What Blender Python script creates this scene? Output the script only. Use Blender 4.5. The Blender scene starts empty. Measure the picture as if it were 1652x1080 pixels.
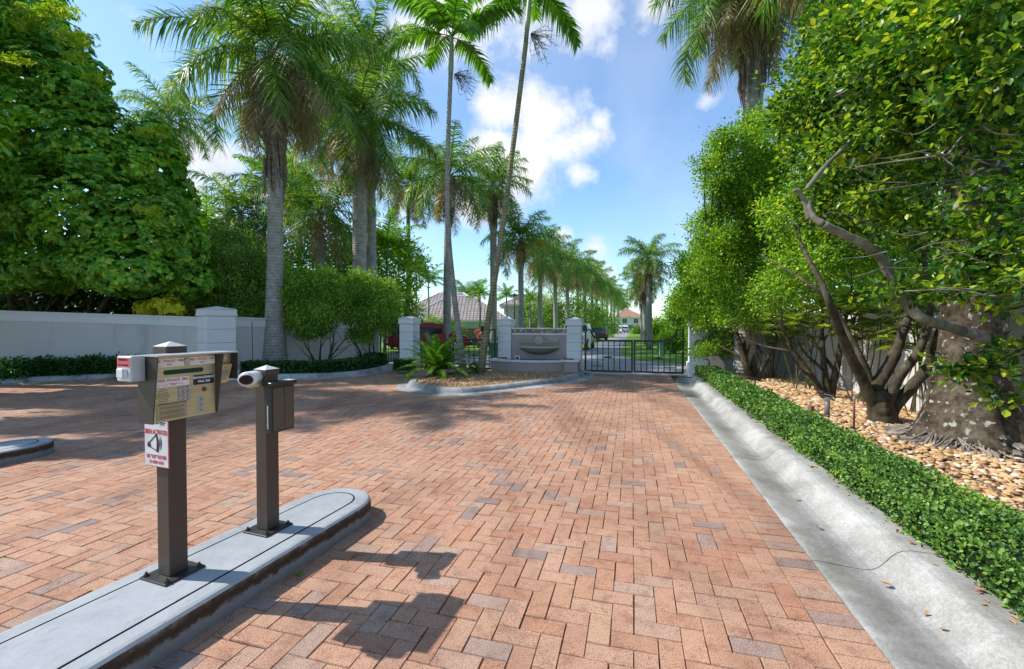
import bpy, math, random
import numpy as np
from mathutils import Vector, Matrix, Euler

# ------------------------------------------------------------------ camera, sky, sun, exposure
scene = bpy.context.scene
C = scene.collection
FPX, CX, CY, HZ = 710.0, 826.0, 540.0, 527.0
CAMH = 1.5
PITCH = math.atan((CY-HZ)/FPX)
cam_d = bpy.data.cameras.new('camera'); cam = bpy.data.objects.new('camera', cam_d); C.objects.link(cam)
cam.location = (0, 0, CAMH); cam.rotation_euler = (math.radians(90)-PITCH, 0, 0)
cam_d.sensor_width = 36; cam_d.lens = 36*FPX/1652; cam_d.clip_start = .05; cam_d.clip_end = 3000
scene.camera = cam

SUN_EL = math.radians(45.5)
SUN_H = Vector((-.994, .105)).normalized()
sunv = Vector((SUN_H.x*math.cos(SUN_EL), SUN_H.y*math.cos(SUN_EL), math.sin(SUN_EL)))
sd = bpy.data.lights.new('sun', 'SUN'); sd.energy = 3.0; sd.angle = math.radians(.5); sd.color = (1, .955, .89)
so = bpy.data.objects.new('sun', sd); C.objects.link(so)
so.rotation_euler = (-sunv).to_track_quat('-Z', 'Y').to_euler(); so.location = (-20, 4, 20)
scene.view_settings.view_transform = 'Standard'; scene.view_settings.look = 'None'
scene.view_settings.gamma = 1; scene.view_settings.exposure = 1.08
scene.cycles.max_bounces = 8; scene.cycles.transparent_max_bounces = 8
try: scene.cycles.use_adaptive_sampling = True
except Exception: pass

def raydir(px, py):
    x, y = (px-CX)/FPX, (CY-py)/FPX
    c, s = math.cos(PITCH), math.sin(PITCH)
    return Vector((x, c+y*s, -s+y*c))
def G(px, py, h=0.0):                 # where a sight line meets the height h
    d = raydir(px, py); t = (h-CAMH)/d.z
    return Vector((d.x*t, d.y*t, h))
def AT(px, py, Y):                    # point at distance Y
    d = raydir(px, py); t = Y/d.y
    return Vector((d.x*t, Y, CAMH+d.z*t))
RA = math.atan((1020-CX)/FPX); RC, RS = math.cos(RA), math.sin(RA)
def UV(u, v, z=0.0): return Vector((u*RC+v*RS, -u*RS+v*RC, z))      # road frame
def toUV(p): return (p.x*RC-p.y*RS, p.x*RS+p.y*RC)

def world_sky():
    w = bpy.data.worlds.new("World"); scene.world = w; w.use_nodes = True
    nt = w.node_tree; N = nt.nodes; L = nt.links; N.clear()
    def nd(t, **k):
        n = N.new(t)
        for a, b in k.items(): setattr(n, a, b)
        return n
    def mth(op, a, b=None, c=None):
        n = nd('ShaderNodeMath', operation=op)
        for i, v in enumerate((a, b, c)):
            if v is None: continue
            if isinstance(v, (int, float)): n.inputs[i].default_value = v
            else: L.new(v, n.inputs[i])
        return n.outputs[0]
    sky = nd('ShaderNodeTexSky', sky_type='NISHITA', sun_disc=False)
    sky.sun_elevation = SUN_EL; sky.sun_rotation = math.atan2(SUN_H.x, SUN_H.y)
    sky.air_density = 1.15; sky.dust_density = .25; sky.ozone_density = 2.2
    tc = nd('ShaderNodeTexCoord'); dv = tc.outputs['Generated']
    nrm = nd('ShaderNodeVectorMath', operation='NORMALIZE'); L.new(dv, nrm.inputs[0]); d = nrm.outputs[0]
    blobs = [(885,195,72,1),(800,180,62,.95),(850,270,95,1),(905,235,70,1),(795,240,60,1),(930,280,42,.9),(770,330,70,.8),
             (650,50,85,.8),(710,20,95,.85),(770,0,80,.8),(950,5,95,.85),(1050,5,70,.75),(860,-40,120,.9),(540,-30,120,.7),
             (345,262,58,1),(300,320,62,1),(370,300,60,.9),(290,250,40,.75),(905,380,30,.85),(962,398,42,.7),(650,330,60,.8),
             (700,300,60,.8),(965,195,30,.75),(1143,160,36,.66),(990,470,40,.6),(520,300,60,.6),(600,200,70,.55),
             (-300,200,200,.9),(2000,150,260,.9),(200,-400,300,.8),(1300,-500,300,.7),(1215,40,60,.5),(960,440,50,.62)]
    m = None
    for px, py, r, a in blobs:
        c = raydir(px, py).normalized()
        v = nd('ShaderNodeVectorMath', operation='SUBTRACT'); L.new(d, v.inputs[0]); v.inputs[1].default_value = c
        s = nd('ShaderNodeVectorMath', operation='MULTIPLY'); L.new(v.outputs[0], s.inputs[0]); s.inputs[1].default_value = (1, 1, 1.15)
        l = nd('ShaderNodeVectorMath', operation='LENGTH'); L.new(s.outputs[0], l.inputs[0])
        R = r*1.28/FPX*a
        k = mth('MULTIPLY_ADD', l.outputs[1+0] if len(l.outputs) > 1 else l.outputs[0], -1/R, 1.0)
        k = mth('MULTIPLY', k, a)
        m = k if m is None else mth('MAXIMUM', m, k)
    n1 = nd('ShaderNodeTexNoise'); n1.inputs['Scale'].default_value = 7.5; n1.inputs['Detail'].default_value = 9; n1.inputs['Roughness'].default_value = .62
    L.new(d, n1.inputs['Vector'])
    dens = mth('ADD', m, mth('MULTIPLY', mth('SUBTRACT', n1.outputs[0], .5), 1.9))
    mr = nd('ShaderNodeMapRange', interpolation_type='SMOOTHSTEP'); L.new(dens, mr.inputs[0])
    mr.inputs[1].default_value = .20; mr.inputs[2].default_value = .86
    # thin high veil near the top of the view
    n3 = nd('ShaderNodeTexNoise'); n3.inputs['Scale'].default_value = 2.6; n3.inputs['Detail'].default_value = 6; L.new(d, n3.inputs['Vector'])
    veil = nd('ShaderNodeMapRange'); L.new(n3.outputs[0], veil.inputs[0]); veil.inputs[1].default_value = .42; veil.inputs[2].default_value = .8; veil.inputs[4].default_value = .38
    fac = mth('MAXIMUM', mr.outputs[0], veil.outputs[0])
    n2 = nd('ShaderNodeTexNoise'); n2.inputs['Scale'].default_value = 5; n2.inputs['Detail'].default_value = 7
    off = nd('ShaderNodeVectorMath', operation='ADD'); L.new(d, off.inputs[0]); off.inputs[1].default_value = (.03, -.01, .05); L.new(off.outputs[0], n2.inputs['Vector'])
    cr = nd('ShaderNodeValToRGB'); L.new(n2.outputs[0], cr.inputs[0])
    cr.color_ramp.elements[0].position = .36; cr.color_ramp.elements[0].color = (2.35, 2.55, 2.9, 1)
    cr.color_ramp.elements[1].position = .56; cr.color_ramp.elements[1].color = (3.45, 3.48, 3.55, 1)
    sb = nd('ShaderNodeMixRGB', blend_type='MULTIPLY'); sb.inputs[0].default_value = 1; L.new(sky.outputs[0], sb.inputs[1]); sb.inputs[2].default_value = (.57, .675, .755, 1)
    mx = nd('ShaderNodeMixRGB'); L.new(fac, mx.inputs[0]); L.new(sb.outputs[0], mx.inputs[1]); L.new(cr.outputs[0], mx.inputs[2])
    bg = nd('ShaderNodeBackground'); bg.inputs[1].default_value = .15; L.new(mx.outputs[0], bg.inputs[0])
    out = nd('ShaderNodeOutputWorld'); L.new(bg.outputs[0], out.inputs[0])
world_sky()

# ------------------------------------------------------------------ materials
MATS = {}
def mat(name, rough=.7, metal=0.0, spec=.4):
    m = bpy.data.materials.new(name); m.use_nodes = True
    b = m.node_tree.nodes['Principled BSDF']
    b.inputs['Roughness'].default_value = rough; b.inputs['Metallic'].default_value = metal
    b.inputs['Specular IOR Level'].default_value = spec
    MATS[name] = m
    return m, m.node_tree.nodes, m.node_tree.links, b
def ramp(N, cols, pos=None, const=False):
    r = N.new('ShaderNodeValToRGB'); e = r.color_ramp.elements
    n = len(cols)
    while len(e) < n: e.new(.5)
    for i, c in enumerate(cols):
        e[i].position = pos[i] if pos else i/(n-1)
        e[i].color = (*c, 1)
    if const: r.color_ramp.interpolation = 'CONSTANT'
    return r
def noise(N, L, scale, detail=4, rough=.55, coord='Object', stretch=None):
    tc = N.new('ShaderNodeTexCoord'); src = tc.outputs[coord]
    if coord == 'Position': pass
    if stretch:
        mp = N.new('ShaderNodeMapping'); mp.inputs['Scale'].default_value = stretch; L.new(src, mp.inputs[0]); src = mp.outputs[0]
    n = N.new('ShaderNodeTexNoise'); n.inputs['Scale'].default_value = scale; n.inputs['Detail'].default_value = detail
    n.inputs['Roughness'].default_value = rough; L.new(src, n.inputs['Vector'])
    return n
def bump(N, L, b, src, strength=.3, dist=.01):
    bp = N.new('ShaderNodeBump'); bp.inputs['Strength'].default_value = strength; bp.inputs['Distance'].default_value = dist
    L.new(src, bp.inputs['Height']); L.new(bp.outputs[0], b.inputs['Normal'])
def mul(N, L, a, b_, f=1.0, mode='MULTIPLY'):
    m = N.new('ShaderNodeMixRGB'); m.blend_type = mode
    if isinstance(f, float): m.inputs[0].default_value = f
    else: L.new(f, m.inputs[0])
    for i, v in ((1, a), (2, b_)):
        if isinstance(v, tuple): m.inputs[i].default_value = (*v, 1)
        else: L.new(v, m.inputs[i])
    return m.outputs[0]
def noisy(name, cols, scale=5, rough=.8, detail=5, pos=None, bs=.3, bd=.01, bscale=None, metal=0.0, spec=.4, stretch=None, nrough=.6):
    m, N, L, b = mat(name, rough, metal, spec)
    n = noise(N, L, scale, detail, nrough, stretch=stretch); r = ramp(N, cols, pos)
    L.new(n.outputs[0], r.inputs[0]); L.new(r.outputs[0], b.inputs['Base Color'])
    if bs:
        n2 = noise(N, L, bscale or scale*4, 6, .65, stretch=stretch); bump(N, L, b, n2.outputs[0], bs, bd)
    return m
def leaf(name, cols, trans=.32, rough=.42, pos=None, spec=.35, k=1.45):
    cols = [tuple(min(.6, c*k) for c in q) for q in cols]; trans = min(.5, trans+.08)
    m, N, L, b = mat(name, rough, 0, spec)
    g = N.new('ShaderNodeNewGeometry'); r = ramp(N, cols, pos); L.new(g.outputs['Random Per Island'], r.inputs[0])
    nz = noise(N, L, 1.1, 4, .6); vr = ramp(N, [(.62,.70,.66),(1,1,1),(1.45,1.28,1.0)], [.34,.5,.66]); L.new(nz.outputs[0], vr.inputs[0])
    cc = mul(N, L, r.outputs[0], vr.outputs[0], .9)
    L.new(cc, b.inputs['Base Color'])
    t = N.new('ShaderNodeBsdfTranslucent')
    tcol = mul(N, L, cc, (1.5, 1.55, .55), 1.0); L.new(tcol, t.inputs[0])
    mx = N.new('ShaderNodeMixShader'); mx.inputs[0].default_value = trans
    L.new(b.outputs[0], mx.inputs[1]); L.new(t.outputs[0], mx.inputs[2])
    L.new(mx.outputs[0], N['Material Output'].inputs[0])
    return m
def island_random(name, cols, pos=None, rough=.75, const=False, bs=.25, scale=30, bd=.004, spec=.3, tint=.35):
    m, N, L, b = mat(name, rough, 0, spec)
    g = N.new('ShaderNodeNewGeometry'); r = ramp(N, cols, pos, const); L.new(g.outputs['Random Per Island'], r.inputs[0])
    n = noise(N, L, scale, 5, .7); r2 = ramp(N, [(.55, .55, .55), (1.2, 1.2, 1.2)], [.3, .7]); L.new(n.outputs[0], r2.inputs[0])
    L.new(mul(N, L, r.outputs[0], r2.outputs[0], tint), b.inputs['Base Color'])
    if bs: bump(N, L, b, n.outputs[0], bs, bd)
    return m
def plain(name, col, rough=.5, metal=0.0, spec=.5):
    m, N, L, b = mat(name, rough, metal, spec)
    n = noise(N, L, 14, 4); r = ramp(N, [tuple(c*.88 for c in col), tuple(min(1, c*1.08) for c in col)], [.3, .7])
    L.new(n.outputs[0], r.inputs[0]); L.new(r.outputs[0], b.inputs['Base Color'])
    return m

def brick_material():
    m, N, L, b = mat('clay_brick', .82, 0, .25)
    g = N.new('ShaderNodeNewGeometry')
    r = ramp(N, [(.385,.225,.155),(.43,.262,.185),(.365,.205,.14),(.445,.29,.205),(.395,.24,.175),(.43,.275,.20),(.40,.215,.145),(.39,.28,.225),(.32,.24,.21),(.255,.20,.185)],
             [0,.14,.28,.42,.55,.68,.80,.90,.965,.99])
    L.new(g.outputs['Random Per Island'], r.inputs[0])
    tc = N.new('ShaderNodeTexCoord')
    def nz(s, d=3, ro=.6):
        n = N.new('ShaderNodeTexNoise'); n.inputs['Scale'].default_value = s; n.inputs['Detail'].default_value = d; n.inputs['Roughness'].default_value = ro
        L.new(tc.outputs['Object'], n.inputs['Vector']); return n.outputs[0]
    big = ramp(N, [(.62,.55,.53),(.95,.94,.93),(1.16,1.16,1.14)], [.30,.46,.70]); L.new(nz(.55, 5), big.inputs[0])
    col = mul(N, L, r.outputs[0], big.outputs[0], .8)
    pale = ramp(N, [(0,0,0),(1,1,1)], [.45,.75]); L.new(nz(.33, 3), pale.inputs[0])
    col = mul(N, L, col, (.47,.33,.28), pale.outputs[0], 'MIX') if False else col
    mid = ramp(N, [(.55,.44,.40),(1,1,1)], [.32,.5]); L.new(nz(11, 4), mid.inputs[0])
    col = mul(N, L, col, mid.outputs[0], .55)
    mp = N.new('ShaderNodeMapping'); mp.inputs['Rotation'].default_value = (0,0,RA); mp.inputs['Scale'].default_value = (1.5,.16,1); L.new(tc.outputs['Object'], mp.inputs[0])
    tn = N.new('ShaderNodeTexNoise'); tn.inputs['Scale'].default_value = 1.0; tn.inputs['Detail'].default_value = 6; L.new(mp.outputs[0], tn.inputs['Vector'])
    tr = ramp(N, [(.72,.69,.68),(1,1,1),(1.08,1.08,1.08)], [.36,.48,.7]); L.new(tn.outputs[0], tr.inputs[0]); col = mul(N, L, col, tr.outputs[0], .75)
    sp = ramp(N, [(.22,.18,.17),(1,1,1)], [.39,.46]); L.new(nz(190, 2, .5), sp.inputs[0])
    col = mul(N, L, col, sp.outputs[0], .75)
    li = ramp(N, [(1,1,1),(1.28,1.2,1.12)], [.5,.75]); L.new(nz(75, 3), li.inputs[0])
    col = mul(N, L, col, li.outputs[0], .8)
    col = mul(N, L, col, (1.10,1.05,.98), 1.0)
    L.new(col, b.inputs['Base Color'])
    bump(N, L, b, nz(210, 4, .7), .45, .003)
    return m
brick_material()
def concrete(name, a, b_, dirt, rough=.85, stain=.5):
    m, N, L, b = mat(name, rough, 0, .3)
    n = noise(N, L, 2.2, 8, .68); r = ramp(N, [a, b_], [.32,.66]); L.new(n.outputs[0], r.inputs[0])
    n2 = noise(N, L, 1.3, 9, .75); r2 = ramp(N, [dirt, (1,1,1)], [.38,.56]); L.new(n2.outputs[0], r2.inputs[0])
    n3 = noise(N, L, 120, 3, .6); r3 = ramp(N, [(.72,.72,.72),(1.06,1.06,1.06)], [.32,.6]); L.new(n3.outputs[0], r3.inputs[0])
    c = mul(N, L, r.outputs[0], r2.outputs[0], stain); c = mul(N, L, c, r3.outputs[0], .6)
    if name == 'gutter_concrete':     # dirt settled along the valley of the gutter
        tc = N.new('ShaderNodeTexCoord'); dp = N.new('ShaderNodeVectorMath'); dp.operation = 'DOT_PRODUCT'; L.new(tc.outputs['Object'], dp.inputs[0]); dp.inputs[1].default_value = (RC, -RS, 0)
        nn = noise(N, L, 3.5, 6, .7); ad = N.new('ShaderNodeMath'); ad.operation = 'MULTIPLY_ADD'; L.new(nn.outputs[0], ad.inputs[0]); ad.inputs[1].default_value = .34; L.new(dp.outputs['Value'], ad.inputs[2])
        dr = ramp(N, [(1.15,1.14,1.11),(.70,.68,.64),(.52,.50,.47),(.85,.85,.84),(1.05,1.05,1.04),(.72,.71,.68)], [.02,.16,.34,.60,.76,1])
        mr = N.new('ShaderNodeMapRange'); L.new(ad.outputs[0], mr.inputs[0]); mr.inputs[1].default_value = 1.27; mr.inputs[2].default_value = 1.90; L.new(mr.outputs[0], dr.inputs[0])
        c = mul(N, L, c, dr.outputs[0], .8)
        n4 = noise(N, L, 55, 4, .7); r4 = ramp(N, [(.75,.74,.72),(1.08,1.08,1.08)], [.35,.6]); L.new(n4.outputs[0], r4.inputs[0]); c = mul(N, L, c, r4.outputs[0], .7)
    L.new(c, b.inputs['Base Color']); bump(N, L, b, n3.outputs[0], .35, .004)
    return m
concrete('gutter_concrete', (.34,.335,.32), (.46,.455,.435), (.62,.60,.57), stain=.8)
concrete('curb_concrete', (.26,.26,.255), (.44,.44,.42), (.35,.34,.31), stain=.8)
def painted_side():
    m, N, L, b = mat('island_side', .8, 0, .3)
    n = noise(N, L, 14, 8, .75); r = ramp(N, [(.17,.175,.18),(.21,.215,.22),(.07,.045,.028),(.045,.03,.02),(.10,.07,.045),(.24,.25,.26)], [.2,.42,.50,.60,.72,.80])
    tc = N.new('ShaderNodeTexCoord'); sz = N.new('ShaderNodeSeparateXYZ'); L.new(tc.outputs['Object'], sz.inputs[0])
    ma = N.new('ShaderNodeMath'); ma.operation = 'MULTIPLY_ADD'; L.new(sz.outputs[2], ma.inputs[0]); ma.inputs[1].default_value = 4.2; ma.inputs[2].default_value = -.10
    m2 = N.new('ShaderNodeMath'); m2.operation = 'MULTIPLY_ADD'; L.new(n.outputs[0], m2.inputs[0]); m2.inputs[1].default_value = .55; L.new(ma.outputs[0], m2.inputs[2])
    L.new(m2.outputs[0], r.inputs[0]); L.new(r.outputs[0], b.inputs['Base Color']); bump(N, L, b, n.outputs[0], .8, .012)
painted_side()
def painted_top():
    m, N, L, b = mat('island_paint', .6, 0, .35)
    n = noise(N, L, 3, 8, .7); r = ramp(N, [(.24,.26,.275),(.31,.33,.345),(.36,.38,.395)], [.3,.5,.7]); L.new(n.outputs[0], r.inputs[0])
    n2 = noise(N, L, 40, 6, .8, stretch=(1,.25,1)); r2 = ramp(N, [(.40,.38,.36),(1,1,1)], [.33,.43]); L.new(n2.outputs[0], r2.inputs[0])
    L.new(mul(N, L, r.outputs[0], r2.outputs[0], .6), b.inputs['Base Color'])
    n3 = noise(N, L, 28, 7, .75); bump(N, L, b, n3.outputs[0], .35, .006)
painted_top()
noisy('joint_sand', [(.08,.062,.05),(.16,.125,.10)], 60, .95)
noisy('groove_dark', [(.03,.03,.03),(.08,.08,.08)], 40, .9, bs=0)
noisy('asphalt', [(.20,.198,.195),(.31,.305,.30)], 1.2, .9, bscale=80)
noisy('lawn', [(.09,.19,.015),(.14,.28,.025),(.22,.36,.05)], .8, .9, pos=[.3,.5,.75], bscale=60, bs=1, bd=.05)
noisy('soil', [(.10,.06,.035),(.20,.125,.07)], 12, .95)
noisy('mulch_soil', [(.12,.065,.03),(.28,.17,.08)], 25, .95, bs=.8, bd=.02)
noisy('stucco_wall', [(.42,.395,.385),(.56,.53,.52),(.59,.56,.55)], 1.6, stretch=(1,1,.25), pos=[.3,.46,.7], rough=.85, bscale=60, bs=.25, bd=.004)
noisy('stucco_white', [(.56,.56,.57),(.68,.68,.69),(.71,.71,.72)], 1.1, .75, bscale=50, bs=.2, bd=.004)
noisy('stucco_mauve', [(.33,.275,.265),(.40,.335,.32)], 2, .85, bscale=60, bs=.2, bd=.004)
noisy('stone_bowl', [(.16,.17,.14),(.30,.29,.24)], 9, .7, bs=.4)
noisy('stone_rim', [(.38,.32,.24),(.5,.43,.33)], 12, .7)
noisy('bronze', [(.058,.043,.034),(.078,.059,.047)], 18, .42, bs=.05, spec=.5, metal=.15)
noisy('bronze_dark', [(.02,.02,.02),(.05,.045,.04)], 8, .4, bs=.1)
noisy('white_cap', [(.42,.41,.41),(.6,.58,.58)], 12, .5)
plain('gate_black', (.018,.014,.012), .42)
def brass():
    m, N, L, b = mat('brushed_brass', .36, .8, .5)
    n = noise(N, L, 4, 4, .5, stretch=(.6,1,60)); r = ramp(N, [(.46,.39,.24),(.62,.55,.36)], [.3,.7]); L.new(n.outputs[0], r.inputs[0])
    L.new(r.outputs[0], b.inputs['Base Color'])
brass()
plain('brass_paint', (.58,.42,.20), .5, .1); plain('keypad_key', (.30,.30,.36), .4, .4); plain('metal_grey', (.48,.48,.49), .42, .55)
plain('box_white', (.72,.70,.70), .45); plain('label_white', (.72,.68,.66), .5); plain('label_red', (.70,.09,.10), .5); plain('label_black', (.012,.012,.014), .4)
plain('ink_red', (.55,.03,.045), .5); plain('ink_black', (.02,.018,.018), .5); plain('ink_white', (.8,.8,.8), .5); plain('lcd_dark', (.012,.045,.022), .15)
plain('lcd_green', (.20,.30,.24), .12); plain('camera_white', (.72,.72,.73), .35); plain('lens_dark', (.055,.035,.03), .12)
plain('instruction_plate', (.36,.30,.19), .5, .3); plain('ink_brown', (.07,.05,.03), .6)
plain('brown_panel', (.10,.085,.062), .4, .2)
def streaked(name, cols, scale, rough=.85, st=(1,1,.15), bs=.6, bd=.02):
    m, N, L, b = mat(name, rough, 0, .2)
    n = noise(N, L, scale, 7, .68, stretch=st); r = ramp(N, cols); L.new(n.outputs[0], r.inputs[0])
    n2 = noise(N, L, 6, 6, .7); r2 = ramp(N, [(.45,.45,.42),(.95,.95,.92),(1.9,1.9,1.85)], [.36,.5,.64]); L.new(n2.outputs[0], r2.inputs[0])
    L.new(mul(N, L, r.outputs[0], r2.outputs[0], .8), b.inputs['Base Color']); bump(N, L, b, n.outputs[0], bs, bd)
def ringed(name, cols, rings, st=.5):
    m, N, L, b = mat(name, .85, 0, .2)
    tc = N.new('ShaderNodeTexCoord'); w = N.new('ShaderNodeTexWave'); w.bands_direction = 'Z'; w.inputs['Scale'].default_value = rings
    w.inputs['Distortion'].default_value = 1.6; w.inputs['Detail'].default_value = 3; w.inputs['Detail Scale'].default_value = 1.5; L.new(tc.outputs['Object'], w.inputs['Vector'])
    n = noise(N, L, 5, 7, .72); r = ramp(N, cols, [.28,.45,.6,.75][:len(cols)]); L.new(n.outputs[0], r.inputs[0])
    rr = ramp(N, [(.45,.43,.4),(1,1,1)], [.04,.3]); L.new(w.outputs[0], rr.inputs[0])
    L.new(mul(N, L, r.outputs[0], rr.outputs[0], st), b.inputs['Base Color'])
    bump(N, L, b, w.outputs[0], .5, .02)
ringed('palm_bark', [(.16,.14,.12),(.27,.25,.225),(.35,.335,.31),(.50,.49,.47)], 3.2, .33)
ringed('palm_bark_olive', [(.12,.11,.06),(.22,.20,.12),(.28,.26,.17),(.36,.33,.24)], 3.4, .6)
streaked('dark_bark', [(.018,.014,.010),(.06,.047,.03),(.20,.185,.145)], 6, bs=.8, bd=.015)
streaked('lichen_bark', [(.05,.045,.03),(.17,.16,.125),(.42,.43,.38)], 5, st=(1,1,.6), bs=.8, bd=.012)
def big_bark():
    m, N, L, b = mat('speckled_bark', .9, 0, .2)
    n = noise(N, L, 5, 8, .75); r = ramp(N, [(.018,.013,.009),(.065,.048,.032),(.14,.115,.085)], [.38,.5,.64]); L.new(n.outputs[0], r.inputs[0])
    n2 = noise(N, L, 13, 3, .5); r2 = ramp(N, [(0,0,0),(1,1,1)], [.60,.66]); L.new(n2.outputs[0], r2.inputs[0])
    c = mul(N, L, r.outputs[0], (.34,.33,.29), r2.outputs[0], 'MIX')
    L.new(c, b.inputs['Base Color']); bump(N, L, b, n.outputs[0], .9, .03)
big_bark()
streaked('dead_fiber', [(.07,.05,.04),(.17,.13,.105),(.30,.25,.21)], 8)
streaked('root_bark', [(.14,.12,.10),(.30,.26,.23)], 10, st=(1,1,1))
streaked('cane', [(.05,.055,.025),(.13,.13,.06)], 6)
plain('crownshaft', (.26,.33,.22), .5)
leaf('royal_leaf', k=1.75, cols=[(.025,.065,.015),(.045,.11,.02),(.08,.16,.03),(.14,.21,.035),(.25,.25,.06)], trans=.28, pos=[0,.35,.65,.88,1])
leaf('bright_palm_leaf', [(.04,.11,.012),(.07,.17,.018),(.13,.24,.03)], .4)
leaf('old_palm_leaf', [(.11,.085,.06),(.20,.15,.11),(.15,.15,.05),(.28,.22,.17)], .2, .7)
leaf('orange_frond', [(.30,.12,.02),(.42,.2,.03),(.2,.12,.04)], .3, .6)
leaf('mango_leaf', k=3.2, cols=[(.026,.075,.012),(.044,.115,.016),(.07,.155,.02),(.11,.205,.026),(.20,.26,.02),(.42,.26,.02)], trans=.34, rough=.36, pos=[0,.3,.6,.86,.965,.992])
leaf('mango_flush', [(.13,.26,.02),(.24,.33,.025),(.36,.36,.04)], .35)
leaf('shrub_leaf', k=2.0, cols=[(.035,.085,.014),(.065,.14,.02),(.115,.20,.025),(.20,.28,.035)], trans=.3)
leaf('vine_leaf', k=1.9, cols=[(.035,.09,.014),(.07,.15,.025),(.14,.20,.035),(.20,.13,.06)], trans=.3, pos=[0,.45,.85,1])
leaf('tree_leaf', k=1.85, cols=[(.03,.085,.010),(.055,.135,.014),(.10,.20,.016),(.20,.29,.02),(.34,.36,.03)], trans=.36, pos=[0,.3,.6,.86,1])
leaf('big_glossy_leaf', k=1.25, cols=[(.010,.042,.010),(.028,.095,.012),(.075,.17,.016),(.20,.30,.02),(.30,.36,.03),(.34,.34,.03)], trans=.34, rough=.36, pos=[0,.28,.55,.8,.97,1], spec=.45)
leaf('hedge_leaf', k=1.75, cols=[(.022,.06,.012),(.045,.105,.018),(.085,.165,.028),(.15,.235,.04)], trans=.22, rough=.42)
leaf('dark_hedge_leaf', [(.012,.042,.010),(.022,.07,.013),(.035,.10,.018)], .2, .38)
leaf('cycad_leaf', [(.03,.10,.015),(.07,.18,.02),(.20,.30,.03)], .28, .35)
leaf('fan_leaf', [(.05,.10,.015),(.11,.18,.03),(.22,.25,.05)], .35)
leaf('croton_leaf', [(.35,.33,.02),(.5,.45,.03),(.25,.3,.02)], .35)
leaf('red_leaf', [(.30,.05,.05),(.42,.10,.09),(.2,.04,.03)], .3)
leaf('lime_leaf', [(.06,.15,.012),(.12,.24,.016),(.24,.32,.03)], .4)
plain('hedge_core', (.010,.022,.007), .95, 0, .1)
island_random('pebble', [(.34,.18,.07),(.50,.31,.14),(.60,.42,.22),(.42,.22,.10),(.66,.52,.34),(.30,.15,.08),(.72,.66,.55)], [0,.2,.4,.6,.78,.9,.97], .7, scale=25)
island_random('wood_chip', [(.20,.10,.04),(.38,.22,.10),(.55,.38,.20),(.30,.16,.07),(.62,.48,.30)], None, .85, scale=20)
island_random('dry_leaf', [(.30,.13,.05),(.42,.24,.12),(.5,.36,.2)], None, .8)
plain('window_dark', (.02,.025,.03), .08); plain('house_wall', (.62,.63,.58), .85); plain('house_trim', (.7,.7,.68), .7)
def rooftile(name, a, b_):
    m, N, L, b = mat(name, .8, 0, .25)
    tc = N.new('ShaderNodeTexCoord'); sv = N.new('ShaderNodeSeparateXYZ'); L.new(tc.outputs['UV'], sv.inputs[0])
    br = N.new('ShaderNodeTexBrick'); L.new(tc.outputs['UV'], br.inputs['Vector']); br.inputs['Scale'].default_value = 1; br.offset = .0
    br.inputs['Brick Width'].default_value = .33; br.inputs['Row Height'].default_value = .36; br.inputs['Mortar Size'].default_value = .035; br.inputs['Bias'].default_value = 0
    br.inputs['Color1'].default_value = (*a, 1); br.inputs['Color2'].default_value = (*b_, 1); br.inputs['Mortar'].default_value = (a[0]*.3, a[1]*.3, a[2]*.3, 1)
    L.new(br.outputs[0], b.inputs['Base Color']); bump(N, L, b, br.outputs[1], -.6, .05)
rooftile('roof_tile', (.30,.255,.235), (.39,.335,.315)); rooftile('roof_tile_orange', (.42,.23,.15), (.52,.31,.22))
plain('car_red', (.30,.012,.015), .2, .2); plain('car_white', (.75,.75,.76), .2); plain('car_dark', (.02,.025,.035), .2); plain('rubber', (.02,.02,.02), .85); plain('rim_metal', (.5,.5,.5), .3, .8)
plain('lamp_red', (.35,.02,.02), .2); plain('lamp_clear', (.6,.6,.6), .1); plain('fence_wood', (.19,.13,.09), .9); plain('utility_green', (.16,.30,.24), .6); plain('bin_green', (.015,.13,.06), .5)
plain('yellow_paint', (.62,.45,.04), .7); plain('rust', (.16,.07,.035), .8); plain('pvc_grey', (.17,.15,.16), .5); plain('concrete_post', (.16,.11,.08), .9)
def tile_band():
    m, N, L, b = mat('mosaic_tile', .5)
    tc = N.new('ShaderNodeTexCoord'); v = N.new('ShaderNodeTexVoronoi'); v.inputs['Scale'].default_value = 16; L.new(tc.outputs['Object'], v.inputs['Vector'])
    r = ramp(N, [(.32,.16,.10),(.45,.38,.3),(.2,.13,.1),(.5,.46,.4)], [0,.4,.7,1], True); 
    s = N.new('ShaderNodeSeparateColor'); L.new(v.outputs['Color'], s.inputs[0]); L.new(s.outputs[0], r.inputs[0]); L.new(r.outputs[0], b.inputs['Base Color'])
tile_band()

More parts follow.
